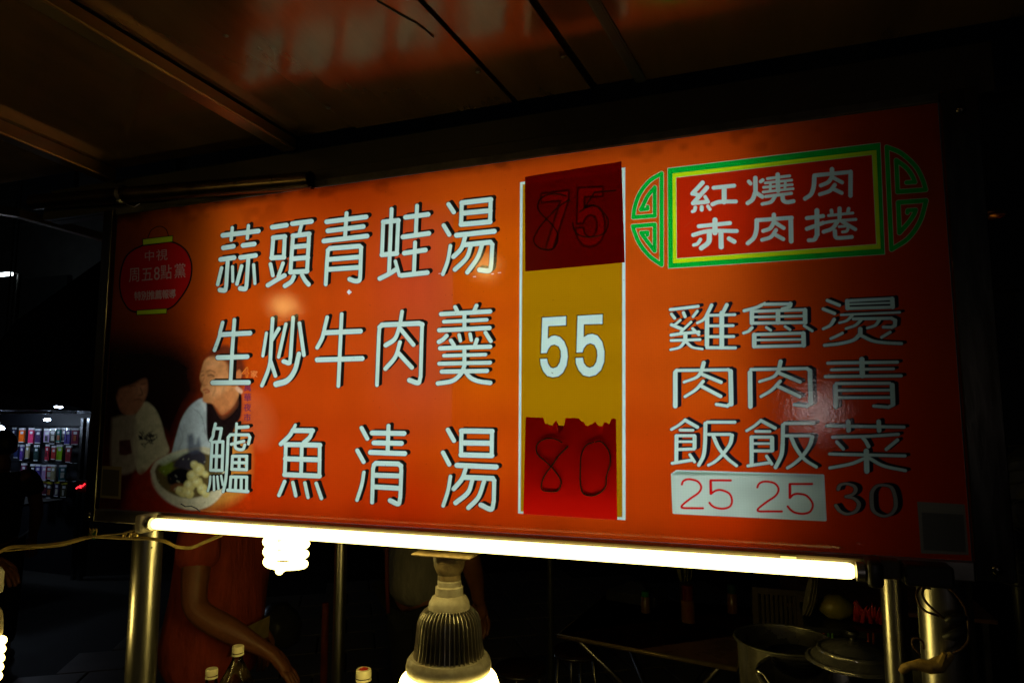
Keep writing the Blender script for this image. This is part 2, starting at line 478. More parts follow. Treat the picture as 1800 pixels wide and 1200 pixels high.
glyph("115,360 530,308;128,455 500,410;85,562 540,510;325,268 310,508;105,1018 118,780 128,660 150,640 460,616 478,630 470,900;~470,900 462,970 420,984 358,965;130,757 460,730;125,862 455,840", *a, S1)
glyph("800,225 772,895;712,362 870,345 855,693 698,708 712,362;~675,958 770,910 850,860;@.85 840,775 882,925;1068,190 1055,490;948,312 1184,282;920,520 1192,482;1048,577 1035,900;935,690 1155,657;905,925 1175,895", *a, S1)
a = (720, 330, 6, 52, 42)
glyph("410,175 465,258;360,398 418,495;@.9 ~430,612 402,770 350,912;550,160 855,125 848,360 543,388 550,160;550,270 850,242;495,502 892,460;~585,520 545,640 462,728;580,602 850,575 872,600 862,800;~862,800 840,872 738,866;~645,615 600,740 478,862;~765,600 715,740 608,892", *a, S1)
a = (360, 520, 6, 50, 36)
glyph("188,280 160,385;~160,385 150,440 102,572;172,408 475,392;@1.05 312,252 290,560 272,905;138,650 445,641;83,914 460,912", *a, S2)
glyph("@.9 650,392 612,632;@1.05 715,238 700,500 690,690;~690,690 665,790 602,945;@.95 780,345 705,470;@1.05 695,690 745,842;@1.05 932,228 903,650;~903,650 890,705 833,690;@.95 855,297 778,645;@1.05 998,288 1045,625;@1.1 993,608 950,780;~@1.25 993,610 950,780 870,890 752,930", *a, S2)
a = (540, 520, 6, 52, 38)
glyph("210,225 175,375;~175,375 155,450 105,545;185,388 560,372;363,192 328,950;107,674 578,660", *a, S2)
glyph("1000,165 980,300;735,940 755,430 762,330 790,306 1180,290 1212,302 1205,500 1196,850;~1196,850 1170,915 1078,888;~975,320 925,450 828,520;985,350 1120,515;~978,487 930,640 825,768;960,600 1103,755", *a, S2)
a = (720, 520, 6, 46, 40)
glyph("480,118 502,160;705,102 682,155;332,192 848,164;@.85 362,272 812,252;312,362 842,338;578,190 578,350;~390,420 350,460 308,485;@.9 522,412 535,472;@.9 637,402 650,467;800,388 855,475;435,470 468,520;710,460 690,520;322,552 848,535;@.8 362,630 800,618;@.9 312,714 848,703;578,550 578,740;340,798 815,790;~578,735 540,820 450,895 298,922;~575,780 640,860 730,900 850,916", *a, S2)
a = (350, 720, 6, 32, 30)
glyph("172,148 150,240;~150,240 145,280 120,325;168,195 235,197;~235,197 225,260 212,320;137,340 252,335 242,638 122,635 137,340;188,340 178,640;@1.1 140,487 245,488;~@.8 118,702 112,780 92,855;@.8 155,702 158,846;@.8 192,702 205,832;@.8 232,695 250,790;@.9 395,145 390,260;@1.1 400,186 515,180;520,358 536,290 520,263 330,262 306,290 295,560;~295,560 280,740 253,862;340,362 470,330;~385,285 380,385 410,415 462,415 482,368;353,488 502,488 500,630 345,626 353,488;425,488 420,630;350,555 500,558;335,706 502,708 500,850;335,706 325,840;388,710 383,840;445,712 443,845;@1.1 303,846 513,860", *a, S3, outline=.6)
a = (470, 720, 6, 52, 38)
glyph("@.8 295,160 270,210;~270,210 230,275 142,360;285,218 475,220;~475,220 445,290 385,345;195,365 552,372 548,697 183,682 195,365;363,370 355,690;190,515 545,526;@.95 182,755 122,900;@.95 268,765 300,905;@.95 395,770 428,922;@.95 515,775 570,932", *a, S3)
a = (600, 720, 6, 52, 40)
glyph("213,190 273,303;168,428 235,548;~@.9 237,658 215,790 165,950;@1.05 497,168 488,450;326,243 660,249;345,347 632,353;308,448 668,461;325,975 334,620 345,580 365,563 600,570 628,590 632,640 622,920;~622,920 600,990 515,955;338,688 610,696;335,810 605,826", *a, S3)
a = (730, 720, 6, 54, 42)
glyph("343,210 408,325;292,450 358,575;~@.9 370,702 345,850 294,1010;487,222 808,226 806,482 482,474 487,222;490,347 800,352;440,584 852,602;~530,625 490,730 405,832;510,710 815,722 832,745 828,960;~828,960 800,1045 692,1002;~600,745 555,870 425,980;~725,755 665,920 560,1032", *a, S3)

# --- right-hand column headings, wide set
SR = (6.9, -2.6)
def gk(s, ox, oy, f=WHITE, sh=SR): glyph(s, ox, oy, 6, 32, 48, sh, f, INK, .9)
gk("170,265 463,230;@.75 182,312 215,355;@.75 308,298 325,338;@.7 455,280 410,338;~@.65 275,375 220,420 182,424;182,424 290,468;@.65 388,395 280,500;178,533 300,515 470,500;@.75 405,465 470,528;@.9 178,590 482,580;@.9 328,530 328,600;~@.75 328,590 270,660 172,687;~@.75 335,600 400,660 508,680;@.8 605,218 550,330;~@.8 560,320 520,370 455,405;@.95 558,340 555,640;555,665 855,668;@.9 765,215 722,300;@1.02 712,300 712,660;@.9 580,325 850,318;@.9 570,435 832,433;@.95 570,550 838,548", 1150, 500)
gk("@.8 385,198 340,225;~355,215 290,245 168,277;380,208 655,205;~655,205 640,235 570,258;250,283 808,266;@.95 250,283 250,405;250,407 812,400;@.98 810,270 812,400;@.98 525,280 525,400;@.8 260,343 800,332;~@.85 250,455 215,490 162,512;@.75 402,452 448,482;@.75 600,442 652,476;@.8 802,435 886,488;278,527 792,512;275,655 796,643;@.98 275,530 275,650;@.98 793,515 797,640;@.75 290,585 780,578", 1280, 500)
gk("205,168 332,218;162,258 282,305;~@.85 278,368 235,430 163,467;420,172 890,148;420,252 895,238;@.95 415,175 418,250;@.98 890,152 895,236;@.65 430,208 880,192;@.75 350,320 970,293;~@.75 470,325 410,380 332,403;480,362 880,355 918,375;@.85 922,378 918,430;880,450 796,448;918,432 885,450;~@.8 560,375 500,430 402,464;~@.8 755,372 710,430 627,458;@.85 ~365,512 300,545 242,570;@.85 868,502 778,556;@1 553,470 553,530;~553,520 480,585 340,622 175,640;~568,540 680,592 800,612 988,622", 1420, 500)
gk("@.9 522,105 505,170;222,560 222,210;232,185 780,178;222,200 240,185;@1 805,195 812,540;780,178 803,195;812,530 770,560;770,560 655,542;~@.85 508,180 450,255 315,308;@1.05 510,228 705,310;~@.85 515,300 440,385 325,460;@1.05 500,352 700,458", 1150, 620)
gk("@.9 492,92 478,160;174,565 170,208;180,175 770,165;@1 803,190 812,530;770,165 800,185;812,530 768,560;768,560 640,545;~@.85 480,175 420,250 270,303;@1.05 475,212 698,305;~@.85 488,298 400,390 285,460;@1.05 470,355 695,460", 1290, 620)
gk("@1.15 570,790 575,960;210,828 945,818;@.9 250,898 905,888;185,970 985,962", 1420, 500)
gk("@1.05 296,322 290,110;300,82 865,80;@1.05 890,100 898,300;892,312 850,332;850,332 695,320;@.9 310,155 880,152;@.9 320,232 880,230", 1420, 660)
FAN = "~@.8 182,806 260,760 325,708;325,708 455,782;@.9 272,813 408,815;@.85 235,875 232,1150;240,872 425,872;@.85 425,880 425,1000;@.8 240,935 400,935;240,1018 420,1012;190,1163 400,1128;@.7 375,1072 425,1148;560,730 850,730;@.85 540,745 536,950;~@.85 536,950 520,1080 470,1182;570,858 800,858;~@.85 820,870 800,960 720,1070 640,1145 572,1183;~@.85 625,880 680,1000 770,1110 868,1188"
gk(FAN, 1150, 620)
gk("~@.8 135,820 215,770 285,713;285,713 435,792;@.9 230,826 380,828;@.9 187,890 187,1180;190,887 400,887;@.9 402,895 404,1025;@.8 200,955 380,955;200,1032 400,1032;148,1190 385,1155;@.75 345,1088 400,1170;535,742 845,740;@.85 518,760 515,960;~@.9 515,960 500,1080 440,1205;545,872 800,872;~@.9 828,885 800,975 720,1090 630,1170 565,1212;~@.9 605,892 660,1010 750,1125 870,1202", 1290, 620)
gk("200,528 1015,542;@1 425,485 430,575;@1 747,485 752,578;~260,648 600,640 955,618;@.85 305,698 375,772;~@.9 580,655 610,690 640,745;@.95 945,678 828,775;230,825 1025,845;@1.15 617,795 622,1005;~590,875 450,930 232,972;~650,870 800,950 1030,1000", 1420, 660)
# price 30
glyph("~@.95 1000,650 1020,612 1080,598 1150,620 1168,660 1140,700 1072,722;~1072,722 1150,738 1198,792 1170,860 1090,888 1020,862 978,808", 1290, 740, 5.4545, 24, 38, (9, -2), P((122, 120, 112)), INK, .9)
glyph("~1320,760 1325,680 1370,622 1440,612 1510,635 1545,720 1550,820 1510,885 1440,908 1370,885 1330,840 1320,760", 1290, 740, 5.4545, 24, 38, (9, -2), P((122, 120, 112)), INK, .9)

# --- heading box with brushed characters
def quad(tl, tr, br, bl, c): poly([tl, tr, br, bl], c)
def shell(tl, tr, br, bl, c, rim=.7):
    poly([tl, tr, br, bl], P((170, 200, 170)), grow=rim); poly([tl, tr, br, bl], c)
GREEN = P((0, 156, 44)); YG = P((176, 208, 12)); HR = P((176, 34, 6))
shell((1173.8, 296.2), (1547, 251.5), (1555, 446.7), (1174.8, 471.5), GREEN)
quad((1182.3, 305.2), (1540.4, 264), (1548, 437), (1183.1, 462.5), YG)
shell((1188.7, 312.4), (1532.5, 272.6), (1540.2, 429), (1189.8, 454.2), HR, .5)
a = (1190, 280, 6.667, 46, 52)
HG = ["300,275 182,402;200,405 262,425;352,332 190,515;190,515 362,498;@.8 330,440 362,495;~@.8 215,565 205,600 182,612;@.85 290,560 290,592;@.8 362,552 385,585;430,335 670,310;@1.1 553,330 553,500;~415,528 500,500 690,495",
      "@.9 842,262 862,285;918,220 920,380;~920,380 885,470 828,515;@.85 1005,245 980,262;930,395 1000,440;@.7 1060,228 1320,195;1180,180 1185,370;@.65 1035,278 1345,245;@.65 1015,330 1350,298;@.65 1010,385 1360,345;@.6 1095,285 1092,370;@.6 1270,260 1265,350;@.8 1040,437 1340,400;~@.85 1150,435 1100,500 1000,525;~1235,420 1245,480 1290,503 1365,492",
      "1817,118 1817,190;~1500,462 1570,410 1602,320 1610,200;1610,190 2035,150;2035,150 2033,425;~@.95 1815,210 1770,270 1685,308;@.95 1838,220 1935,272;~@.95 1850,300 1790,370 1675,412;@.95 1838,350 1930,395",
      "255,785 620,748;@1.15 445,712 445,860;~190,888 320,850 450,838 700,842;~@1.15 380,870 370,970 285,1040;@1.1 515,865 518,1028;~@.8 275,940 240,990 195,1005;@1.1 610,930 670,965",
      "~830,985 900,920 930,830 935,715;930,715 1345,685;@1.05 1333,690 1338,960;@.95 1135,650 1135,720;~@.95 1135,740 1090,810 1010,840;@.95 1160,748 1250,805;~@.9 1160,830 1100,910 997,945;@.95 1150,882 1245,935",
      "1522,690 1712,665;@1.1 1640,602 1642,880;~1642,880 1610,940 1545,950;~1522,815 1620,780 1712,745;@.8 1810,600 1815,635;@.8 2012,580 2002,625;@.95 1905,578 1905,680;@.7 1775,660 2060,630;~@.75 1700,750 1840,725 2095,705;~@.95 1890,720 1820,810 1718,850;@.9 1935,730 2090,820;~@.95 1850,840 1860,910 1910,922 2050,910;@.65 1900,790 2000,780;~@.7 2010,790 1990,840 1940,852"]
for s in HG: glyph(s, *a, None, WHITE, BLACK, 0)

def fret(s, ox, oy, w):
    st = parse(s, ox, oy, 4.8)
    xs = [p[0] for q, _ in st for p in q]; ys = [p[1] for q, _ in st for p in q]
    sl = win(min(xs), min(ys), max(xs), max(ys), 10); X, Y = PX[sl], PY[sl]
    D = np.full(X.shape, 1e9, np.float32)
    for q, f in st: D = np.minimum(D, sd_path(X, Y, q, w * f, w * f))
    put(sl, D - .7, P((170, 190, 150))); put(sl, D, GREEN)
fret("350,320 350,1075;~350,312 250,375 170,475 125,590 112,682;112,682 292,668;292,668 292,430;~292,432 235,500 195,580 176,617;@.9 180,617 232,612;@.9 232,612 232,592;~350,1082 250,1010 165,905 120,800 108,758;108,758 292,742;292,742 292,962;~292,965 240,900 200,845 178,812;@.9 180,812 232,808;@.9 232,808 230,832", 1090, 240, 7.0)
fret("378,138 418,1000;~378,138 500,190 620,300 680,410 706,495;706,497 470,515;470,515 458,250;~458,250 540,310 590,375 615,432;@.9 612,432 545,437;~418,1000 560,905 660,760 710,590;710,588 475,605;475,605 485,860;~485,860 560,775 605,710 622,668;@.9 620,668 555,672;@.9 555,672 552,690", 1480, 240 - 10, 7.6)

# --- price column
poly([(914.2, 320.6), (1099, 294.6), (1099.6, 913.6), (910.8, 901.6)], WHITE)
poly([(918.6, 324.4), (1093.6, 299.5), (1094.0, 908.6), (915.0, 898.2)], P((152, 106, 2)))
FIVE = pts("735,297 980,283 978,380 800,384 798,500 835,477 880,470 930,487 975,545 998,640 995,740 965,820 915,868 850,886 790,872 745,820 718,755 716,700 790,698 800,750 825,783 855,794 890,780 915,740 925,680 920,625 898,580 860,566 825,578 800,610 788,650 724,654")
FL = pts("397,315 630,301 629,393 458,401 454,515 485,492 520,484 570,500 612,545 640,615 648,690 635,775 600,845 555,882 500,892 445,878 405,830 382,770 376,710 446,707 456,755 478,790 503,799 540,785 565,745 575,690 573,635 555,595 515,578 480,588 458,620 444,658 384,661")
SEVEN = pts("390,385 655,352 650,450 500,915 430,922 575,450 390,468")
def digit(pl, fx, fy, ox, oy, sc, ex=0):
    q = [(fx(x), fy(y)) for x, y in pl]
    poly(q, np.array([.01, .003, .002]), AA, 1, ox, oy, sc, False, 1.1 + ex); poly(q, WHITE, AA, 1, ox, oy, sc, False, -.5 - ex)
I_ = lambda v: v
digit(FIVE, I_, I_, 880, 500, 5.4538); digit(FL, I_, I_, 880, 500, 5.4538)
digit(SEVEN, I_, I_, 880, 270, 5.4538, .6)
digit(FIVE, lambda x: x + 6 - (x - 735) * .02, lambda y: 330 + (y - 297) * .955, 880, 270, 5.4538, .6)
digit(SEVEN, lambda x: x - 18, lambda y: 415 + (y - 370) * 1.08, 880, 710, 5.4538, .6)
digit(FIVE, I_, lambda y: 428 + (y - 290) * 1.035, 880, 710, 5.4538, .6)
line("489,843 500,850", BLACK, 1.0, 880, 500, 5.4538)
poly(pts("328,1100 350,1072 380,1100 350,1128"), P((200, 206, 206)), AA, 1, 555, 330, 6)

# --- white price strip (carried by its own sheet)
SH = [(1182, 833.5), (1190, 828), (1446.2, 835.8), (1450.5, 913), (1184.6, 900)]
poly(SH, P((178, 196, 186)), grow=2.5)
n1 = np.clip(.86 + .2 * vnoise(40, 24), 0, 1)
slw = win(1180, 826, 1452, 915, 0); msk = (sd_poly(PX[slw], PY[slw], SH) < 2)[..., None]
art[slw] = np.where(msk, art[slw] * n1[slw][..., None], art[slw])
RD = P((190, 6, 8))
for s, ox, oy, sc in (("~292,605 305,572 345,552 395,553 460,575 495,630 470,690 380,755 305,815 288,842 312,853 400,855;400,855 515,856;808,563 595,562;@1.3 595,570 598,700;~600,702 650,670 710,665 790,700 820,770 800,835 730,860 650,850 605,825 583,798", 1150, 750, 6),
                      ("~225,632 240,600 275,580 330,578 395,597 428,650 400,712 310,775 240,830 228,852 250,862 330,862;330,862 460,863;750,600 537,600;@1.3 537,605 537,730;~540,730 575,700 630,695 700,715 755,790 735,860 670,885 590,875 545,848 516,815", 1290, 740, 5.4545)):
    line(s, RD, 3.9, ox, oy, sc)
# blank faded stickers in the lower corners
poly([(177, 818), (214, 820), (212, 877), (174, 874)], P((150, 120, 60))); poly([(1612, 881), (1696, 886), (1703, 975), (1619, 972)], P((120, 110, 96)))
poly([(181, 824), (210, 826), (208, 872), (178, 870)], P((90, 72, 40))); poly([(1620, 900), (1694, 904), (1698, 970), (1624, 966)], P((84, 78, 70)))
for k in range(9):   # fine scratches and dull wipes
    x_, y_ = 420 + rs.rand() * 1000, 340 + rs.rand() * 480; a_ = rs.rand() * 3.1
    line("%f,%f %f,%f" % (x_, y_, x_ + 30 * math.cos(a_), y_ + 30 * math.sin(a_)), (.25, .14, .06), .35, soft=.5, op=.35)
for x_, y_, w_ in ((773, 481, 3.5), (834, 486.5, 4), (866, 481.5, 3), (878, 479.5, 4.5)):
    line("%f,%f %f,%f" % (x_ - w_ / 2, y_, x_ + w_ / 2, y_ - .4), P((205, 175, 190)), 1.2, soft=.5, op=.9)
# specks and dirt on the print
for k in range(140):
    x_, y_ = 300 + rs.rand() * 1300, 300 + rs.rand() * 640
    line("%f,%f %f,%f" % (x_, y_, x_ + rs.randn() * .8, y_ + rs.randn() * .8), (.05, .02, .01), .5 + rs.rand() * .6, soft=.5, op=.5)
# woven backing shows as a faint grid
weave = 1 + .018 * np.sin(np.arange(TW) * 2 * np.pi / 7.0)[None, :] + .014 * np.sin(np.arange(TH) * 2 * np.pi / 7.0)[:, None]
art *= weave[..., None].astype(np.float32)
np.clip(art, 0, .97, out=art)

img = bpy.data.images.new("menu_board_print", TW, TH, float_buffer=True, is_data=True)
buf = np.ones((TH, TW, 4), np.float32); buf[..., :3] = art
img.pixels.foreach_set(buf.ravel()); img.update()
del buf
try: img.pack()
except Exception: pass
# ------------------------------------------------------------------ shared materials
STEEL = mat("brushed_steel", (.46, .44, .40), rough=.30, metal=1, var=.12, scale=14, stretch=(60, 60, .6), bump=.05, bscale=60, rvar=.08)
STEELH = mat("brushed_steel_flat", (.42, .40, .37), rough=.34, metal=1, var=.15, scale=10, bump=.08, bscale=90)
DARKSTEEL = mat("grimy_steel", (.10, .095, .085), rough=.5, metal=.8, var=.3, scale=12, bump=.1, bscale=60)
BLACKP = mat("black_plastic", (.02, .02, .02), rough=.4, var=.2)
CREAM = mat("cream_plastic", (.62, .58, .48), rough=.38, var=.08, scale=60, bump=.03, col2=(.40, .33, .22))
WHITEP = mat("white_plastic", (.70, .69, .64), rough=.4, var=.06, col2=(.55, .52, .45))
TUBE_E = emit("warm_tube_glow", (1.0, .78, .22), 6.2)
BULB_E = emit("warm_bulb_glow", (1.0, .75, .19), 9.0)
COOL_E = emit("cool_bulb_glow", (.62, .78, 1.0), 34.0)

# ------------------------------------------------------------------ ground
m, nt, b = nm("paving")
tc = nt.nodes.new("ShaderNodeTexCoord"); n = nt.nodes.new("ShaderNodeTexNoise"); n.inputs["Scale"].default_value = 3; n.inputs["Detail"].default_value = 8
nt.links.new(tc.outputs["Object"], n.inputs["Vector"]); cr = nt.nodes.new("ShaderNodeValToRGB")
cr.color_ramp.elements[0].color = (.14, .115, .09, 1); cr.color_ramp.elements[1].color = (.30, .25, .20, 1)
nt.links.new(n.outputs[0], cr.inputs[0]); nt.links.new(cr.outputs[0], b.inputs["Base Color"]); b.inputs["Roughness"].default_value = .45
PAVE = m
g = MB(); g.poly([(-60, -40, 0), (60, -40, 0), (60, 90, 0), (-60, 90, 0)]); o = g.make("ground", mat("asphalt", (.03, .026, .022), rough=.7, scale=8, bump=.3, bscale=150)); setp(o, kind="structure")
pv = setp(thing("pavement", None, None, (0, 2.8, 0)), kind="structure")
tile_me = None
ang = math.radians(33)
def tile_mesh():
    bm = MB(); bm.box((-.193, -.193, .0), (.193, .193, .022), .004); bmesh.ops.recalc_face_normals(bm.bm, faces=bm.bm.faces)
    me = bpy.data.meshes.new("paving_tile"); bm.bm.to_mesh(me); bm.bm.free(); me.materials.append(PAVE); return me
tile_me = tile_mesh()
for i in range(-8, 9):
    for j in range(-8, 9):
        lx_, ly_ = i * .4 + (.2 if j % 2 else 0), j * .4
        x, y = lx_ * math.cos(ang) - ly_ * math.sin(ang), lx_ * math.sin(ang) + ly_ * math.cos(ang)
        if x * x + y * y > 9: continue
        o = bpy.data.objects.new("paving_tile", tile_me); COL.objects.link(o); o.parent = pv
        o.location = (x, y, random.uniform(-.002, .002)); o.rotation_euler = (0, 0, ang)
# distant dark frontage on the far side of the lane
bd = thing("market_building", "unlit multi-storey frontage far behind the stalls at the left", "building", (-8, 11, 0))
WALLM = mat("night_wall", (.10, .10, .10), rough=.8, scale=2, bump=.2, bscale=20)
MB().box((-40, 11, 0), (30, 12, 14)).make("wall", WALLM, bd)
GL = mat("dark_glass", (.02, .025, .03), rough=.1, var=.1)
for k in range(-9, 6):
    for lv in range(3):
        x0 = k * 3.4
        w = MB().box((x0, 10.86, 3.6 + lv * 3.1), (x0 + 2.1, 10.99, 5.2 + lv * 3.1)).make("window", GL, bd)
        MB().box((x0 - .06, 10.82, 3.5 + lv * 3.1), (x0 + 2.16, 10.995, 3.597 + lv * 3.1)).make("sill", WALLM, bd)
st = thing("neighbour_wall", "dark end wall of the next stall at the right edge", "wall", (3.6, 2.5, 0))
MB().box((3.6, .2, 0), (3.7, 6, 2.7)).make("wall", WALLM, st)

# ------------------------------------------------------------------ the lit menu board
sign = thing("menu_board", "large orange backlit menu board with white Chinese dish names and prices", "menu board", (0, 0, SIGN_Z))
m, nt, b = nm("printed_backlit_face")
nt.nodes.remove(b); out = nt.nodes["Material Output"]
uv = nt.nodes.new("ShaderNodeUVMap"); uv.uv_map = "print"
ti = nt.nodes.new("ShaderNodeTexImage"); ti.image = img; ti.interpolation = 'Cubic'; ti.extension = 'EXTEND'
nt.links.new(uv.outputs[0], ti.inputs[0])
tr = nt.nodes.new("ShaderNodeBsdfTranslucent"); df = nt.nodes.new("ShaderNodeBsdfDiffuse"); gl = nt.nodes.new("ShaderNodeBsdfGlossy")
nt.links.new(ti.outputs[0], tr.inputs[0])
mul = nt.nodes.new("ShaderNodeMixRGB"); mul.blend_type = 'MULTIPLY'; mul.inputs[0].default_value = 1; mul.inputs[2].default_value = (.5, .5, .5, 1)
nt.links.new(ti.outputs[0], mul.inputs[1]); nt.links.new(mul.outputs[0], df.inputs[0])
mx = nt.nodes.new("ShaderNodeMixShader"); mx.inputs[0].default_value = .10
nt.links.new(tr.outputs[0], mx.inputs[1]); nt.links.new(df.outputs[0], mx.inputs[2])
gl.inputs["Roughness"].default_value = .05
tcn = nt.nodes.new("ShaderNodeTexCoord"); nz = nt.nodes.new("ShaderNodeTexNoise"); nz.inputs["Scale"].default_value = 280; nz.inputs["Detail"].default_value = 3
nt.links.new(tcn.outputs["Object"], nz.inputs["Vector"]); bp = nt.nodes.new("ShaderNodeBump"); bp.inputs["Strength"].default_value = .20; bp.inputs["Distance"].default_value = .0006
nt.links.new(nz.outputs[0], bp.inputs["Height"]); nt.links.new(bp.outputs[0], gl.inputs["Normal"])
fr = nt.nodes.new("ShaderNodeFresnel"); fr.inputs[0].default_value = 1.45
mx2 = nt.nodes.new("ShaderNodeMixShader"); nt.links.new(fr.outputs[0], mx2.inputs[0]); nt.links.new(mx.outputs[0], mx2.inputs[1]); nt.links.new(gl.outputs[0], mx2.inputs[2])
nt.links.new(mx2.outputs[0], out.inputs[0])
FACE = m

def uvmap(o):
    me = o.data; uvl = me.uv_layers.new(name="print")
    for lp in me.loops:
        v = me.vertices[lp.vertex_index].co
        uvl.data[lp.index].uv = (v.x / BW, (v.z - SIGN_Z) / BH)

hq = [at(x, y, Y=0) for x, y in ((1183, 834), (1446, 836.4), (1450, 912.6), (1185.2, 899.6))]  # tl tr br bl
xs_ = [0, hq[0].x, hq[1].x, BW]
f = MB()
def V3(x, z): return (x, 0, z)
zt, zb = SIGN_Z + BH, SIGN_Z
G = [[V3(0, zb), V3(hq[3].x, zb), V3(hq[2].x, zb), V3(BW, zb)],
     [V3(0, hq[3].z), (hq[3].x, 0, hq[3].z), (hq[2].x, 0, hq[2].z), V3(BW, hq[2].z)],
     [V3(0, hq[0].z), (hq[0].x, 0, hq[0].z), (hq[1].x, 0, hq[1].z), V3(BW, hq[1].z)],
     [V3(0, zt), V3(hq[0].x, zt), V3(hq[1].x, zt), V3(BW, zt)]]
for r in range(3):
    for c in range(3):
        if r == 1 and c == 1: continue
        f.poly([G[r][c], G[r][c + 1], G[r + 1][c + 1], G[r + 1][c]])
bmesh.ops.remove_doubles(f.bm, verts=f.bm.verts, dist=1e-5)
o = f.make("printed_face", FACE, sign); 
def uvmap2(o, base):
    me = o.data; uvl = me.uv_layers.new(name="print")
    for lp in me.loops:
        v = me.vertices[lp.vertex_index].co
        uvl.data[lp.index].uv = (v.x / BW, (v.z - SIGN_Z) / BH)
uvmap2(o, sign)
s = MB(); sq = [at(x, y, Y=-.0005) for x, y in SH]
s.poly([(p.x, -.0005, p.z) for p in sq]); o = s.make("price_strip", FACE, sign); uvmap2(o, sign); o["label"] = "white paper price strip with two red twenty-fives"

# red price films
def film_mat(name, tint, dcol):
    m, nt, b = nm(name); nt.nodes.remove(b); out = nt.nodes["Material Output"]
    t = nt.nodes.new("ShaderNodeBsdfTransparent"); t.inputs[0].default_value = (*tint, 1)
    d = nt.nodes.new("ShaderNodeBsdfDiffuse"); d.inputs[0].default_value = (*dcol, 1)
    g = nt.nodes.new("ShaderNodeBsdfGlossy"); g.inputs["Roughness"].default_value = .3; g.inputs[0].default_value = (.5, .5, .5, 1)
    a = nt.nodes.new("ShaderNodeAddShader"); nt.links.new(t.outputs[0], a.inputs[0]); nt.links.new(d.outputs[0], a.inputs[1])
    x = nt.nodes.new("ShaderNodeMixShader"); x.inputs[0].default_value = .03
    nt.links.new(a.outputs[0], x.inputs[1]); nt.links.new(g.outputs[0], x.inputs[2]); nt.links.new(x.outputs[0], out.inputs[0])
    return m
FILM = film_mat("red_film", (.17, .0, .0), (.06, .001, .001)); FILM2 = film_mat("red_film_torn", (.07, .0, .0), (.62, .005, .004))
MARK = mat("marker_ink", (.008, .004, .004), rough=.6, var=.1)
def film(corners, label, n=12, torn=False, writing=()):
    tl, tr_, br, bl = [at(x, y, Y=0) for x, y in corners]
    s = MB(); rows = []
    N = 40
    for j in range(n + 1):
        row = []
        for i in range(N + 1):
            u, v = i / N, j / n
            p = tl.lerp(tr_, u).lerp(bl.lerp(br, u), v)
            if torn and j == 0:
                q = 0
                if .22 < u < .44: q = .010 + random.random() * .006 - (.006 if .30 < u < .36 else 0)
                if .37 < u < .44: q += .012
                if .60 < u < .95: q = .004 + random.random() * .010
                p = Vector((p.x, 0, p.z - q - random.random() * .0012))
            y = -.0022 - .0012 * abs(math.sin(u * 7 + v * 3)) * (1 - v)
            row.append(s.bm.verts.new((p.x, y, p.z)))
        rows.append(row)
    for j in range(n):
        for i in range(N): s.bm.faces.new((rows[j + 1][i], rows[j + 1][i + 1], rows[j][i + 1], rows[j][i]))
    o = s.make("red_film", FILM2 if torn else FILM, sign, smooth=True); o["label"] = label
    w = MB()
    for q in writing:
        pp_ = [at(880 + x / 5.4538, writing_oy + y / 5.4538, Y=-.0042) for x, y in q]
        w.tube([Vector(p) for p in spline(pp_, 5)], .00115, 6)
    wo = w.make("handwriting", MARK, None); wo.parent = o
    return o
writing_oy = 270
film([(923.6, 311.8), (1093, 284.7), (1098.6, 461.6), (924, 477.6)], "upper dark red film, printed 75 under a scrawled 85", writing=[
    pts("630,410 560,390 470,390 385,430 355,500 375,560 430,620 500,690 545,770 540,850 500,910 430,922 350,890 315,830 340,760 400,670 500,560 580,490 670,438"),
    pts("1108,352 1000,364 900,372"), pts("900,372 850,450 800,525 750,565"), pts("800,525 880,500 940,515 990,570 1030,640 1015,730 960,780 860,800 760,785 705,730 690,660")])
writing_oy = 710
film([(925, 732), (1083.5, 735), (1085.5, 913), (920.7, 902.5)], "lower red film with a torn top edge and a scrawled 80", torn=True, writing=[
    pts("590,368 530,335 450,328 380,355 342,410 355,480 420,540 485,600 550,680 580,750 550,825 480,838 400,820 395,750 430,670 490,590 560,490 648,402"),
    pts("895,362 820,395 775,480 765,600 765,760 790,850 860,878 940,855 1005,790 1015,690 1050,570 1045,470 1000,390 950,355 905,362")])

# housing of the board
HOUSE = mat("board_inner_white", (.04, .038, .036), rough=.7, var=.05)
D = .13
h = MB()
h.box((.0, D, SIGN_Z), (BW, D + .012, SIGN_Z + BH)); h.make("back_panel", HOUSE, sign)
h = MB(); h.box((-.012, .0008, SIGN_Z - .0), (-.0005, D, SIGN_Z + BH)); h.make("side_panel", HOUSE, sign)
h = MB(); h.box((BW + .0005, .0008, SIGN_Z), (BW + .012, D, SIGN_Z + BH)); h.make("side_panel", HOUSE, sign)
h = MB(); h.box((-.012, .0008, SIGN_Z + BH + .0005), (BW + .012, D, SIGN_Z + BH + .012)); h.make("top_panel", HOUSE, sign)
h = MB(); h.box((-.012, .0008, SIGN_Z - .012), (BW + .012, D, SIGN_Z - .0005)); h.make("bottom_panel", HOUSE, sign)
FRAME = mat("frame_steel", (.15, .145, .13), rough=.22, metal=1, var=.15, scale=9, stretch=(8, 8, 1.2), bump=.06, bscale=70)
MB().box((-.030, -.012, SIGN_Z - .026), (-.001, -.0005, SIGN_Z + BH + .01), .002).make("frame_stile", FRAME, sign)
MB().box((BW + .001, -.012, SIGN_Z - .024), (BW + .048, -.0005, SIGN_Z + BH + .012), .002).make("frame_stile", FRAME, sign)
MB().box((-.0005, -.010, SIGN_Z - .026), (BW + .0005, -.0005, SIGN_Z - .0005), .0015).make("frame_rail", STEELH, sign)
MB().box((-.0005, -.006, SIGN_Z + BH + .0005), (BW + .0005, -.0005, SIGN_Z + BH + .014), .001).make("frame_rail", DARKSTEEL, sign)
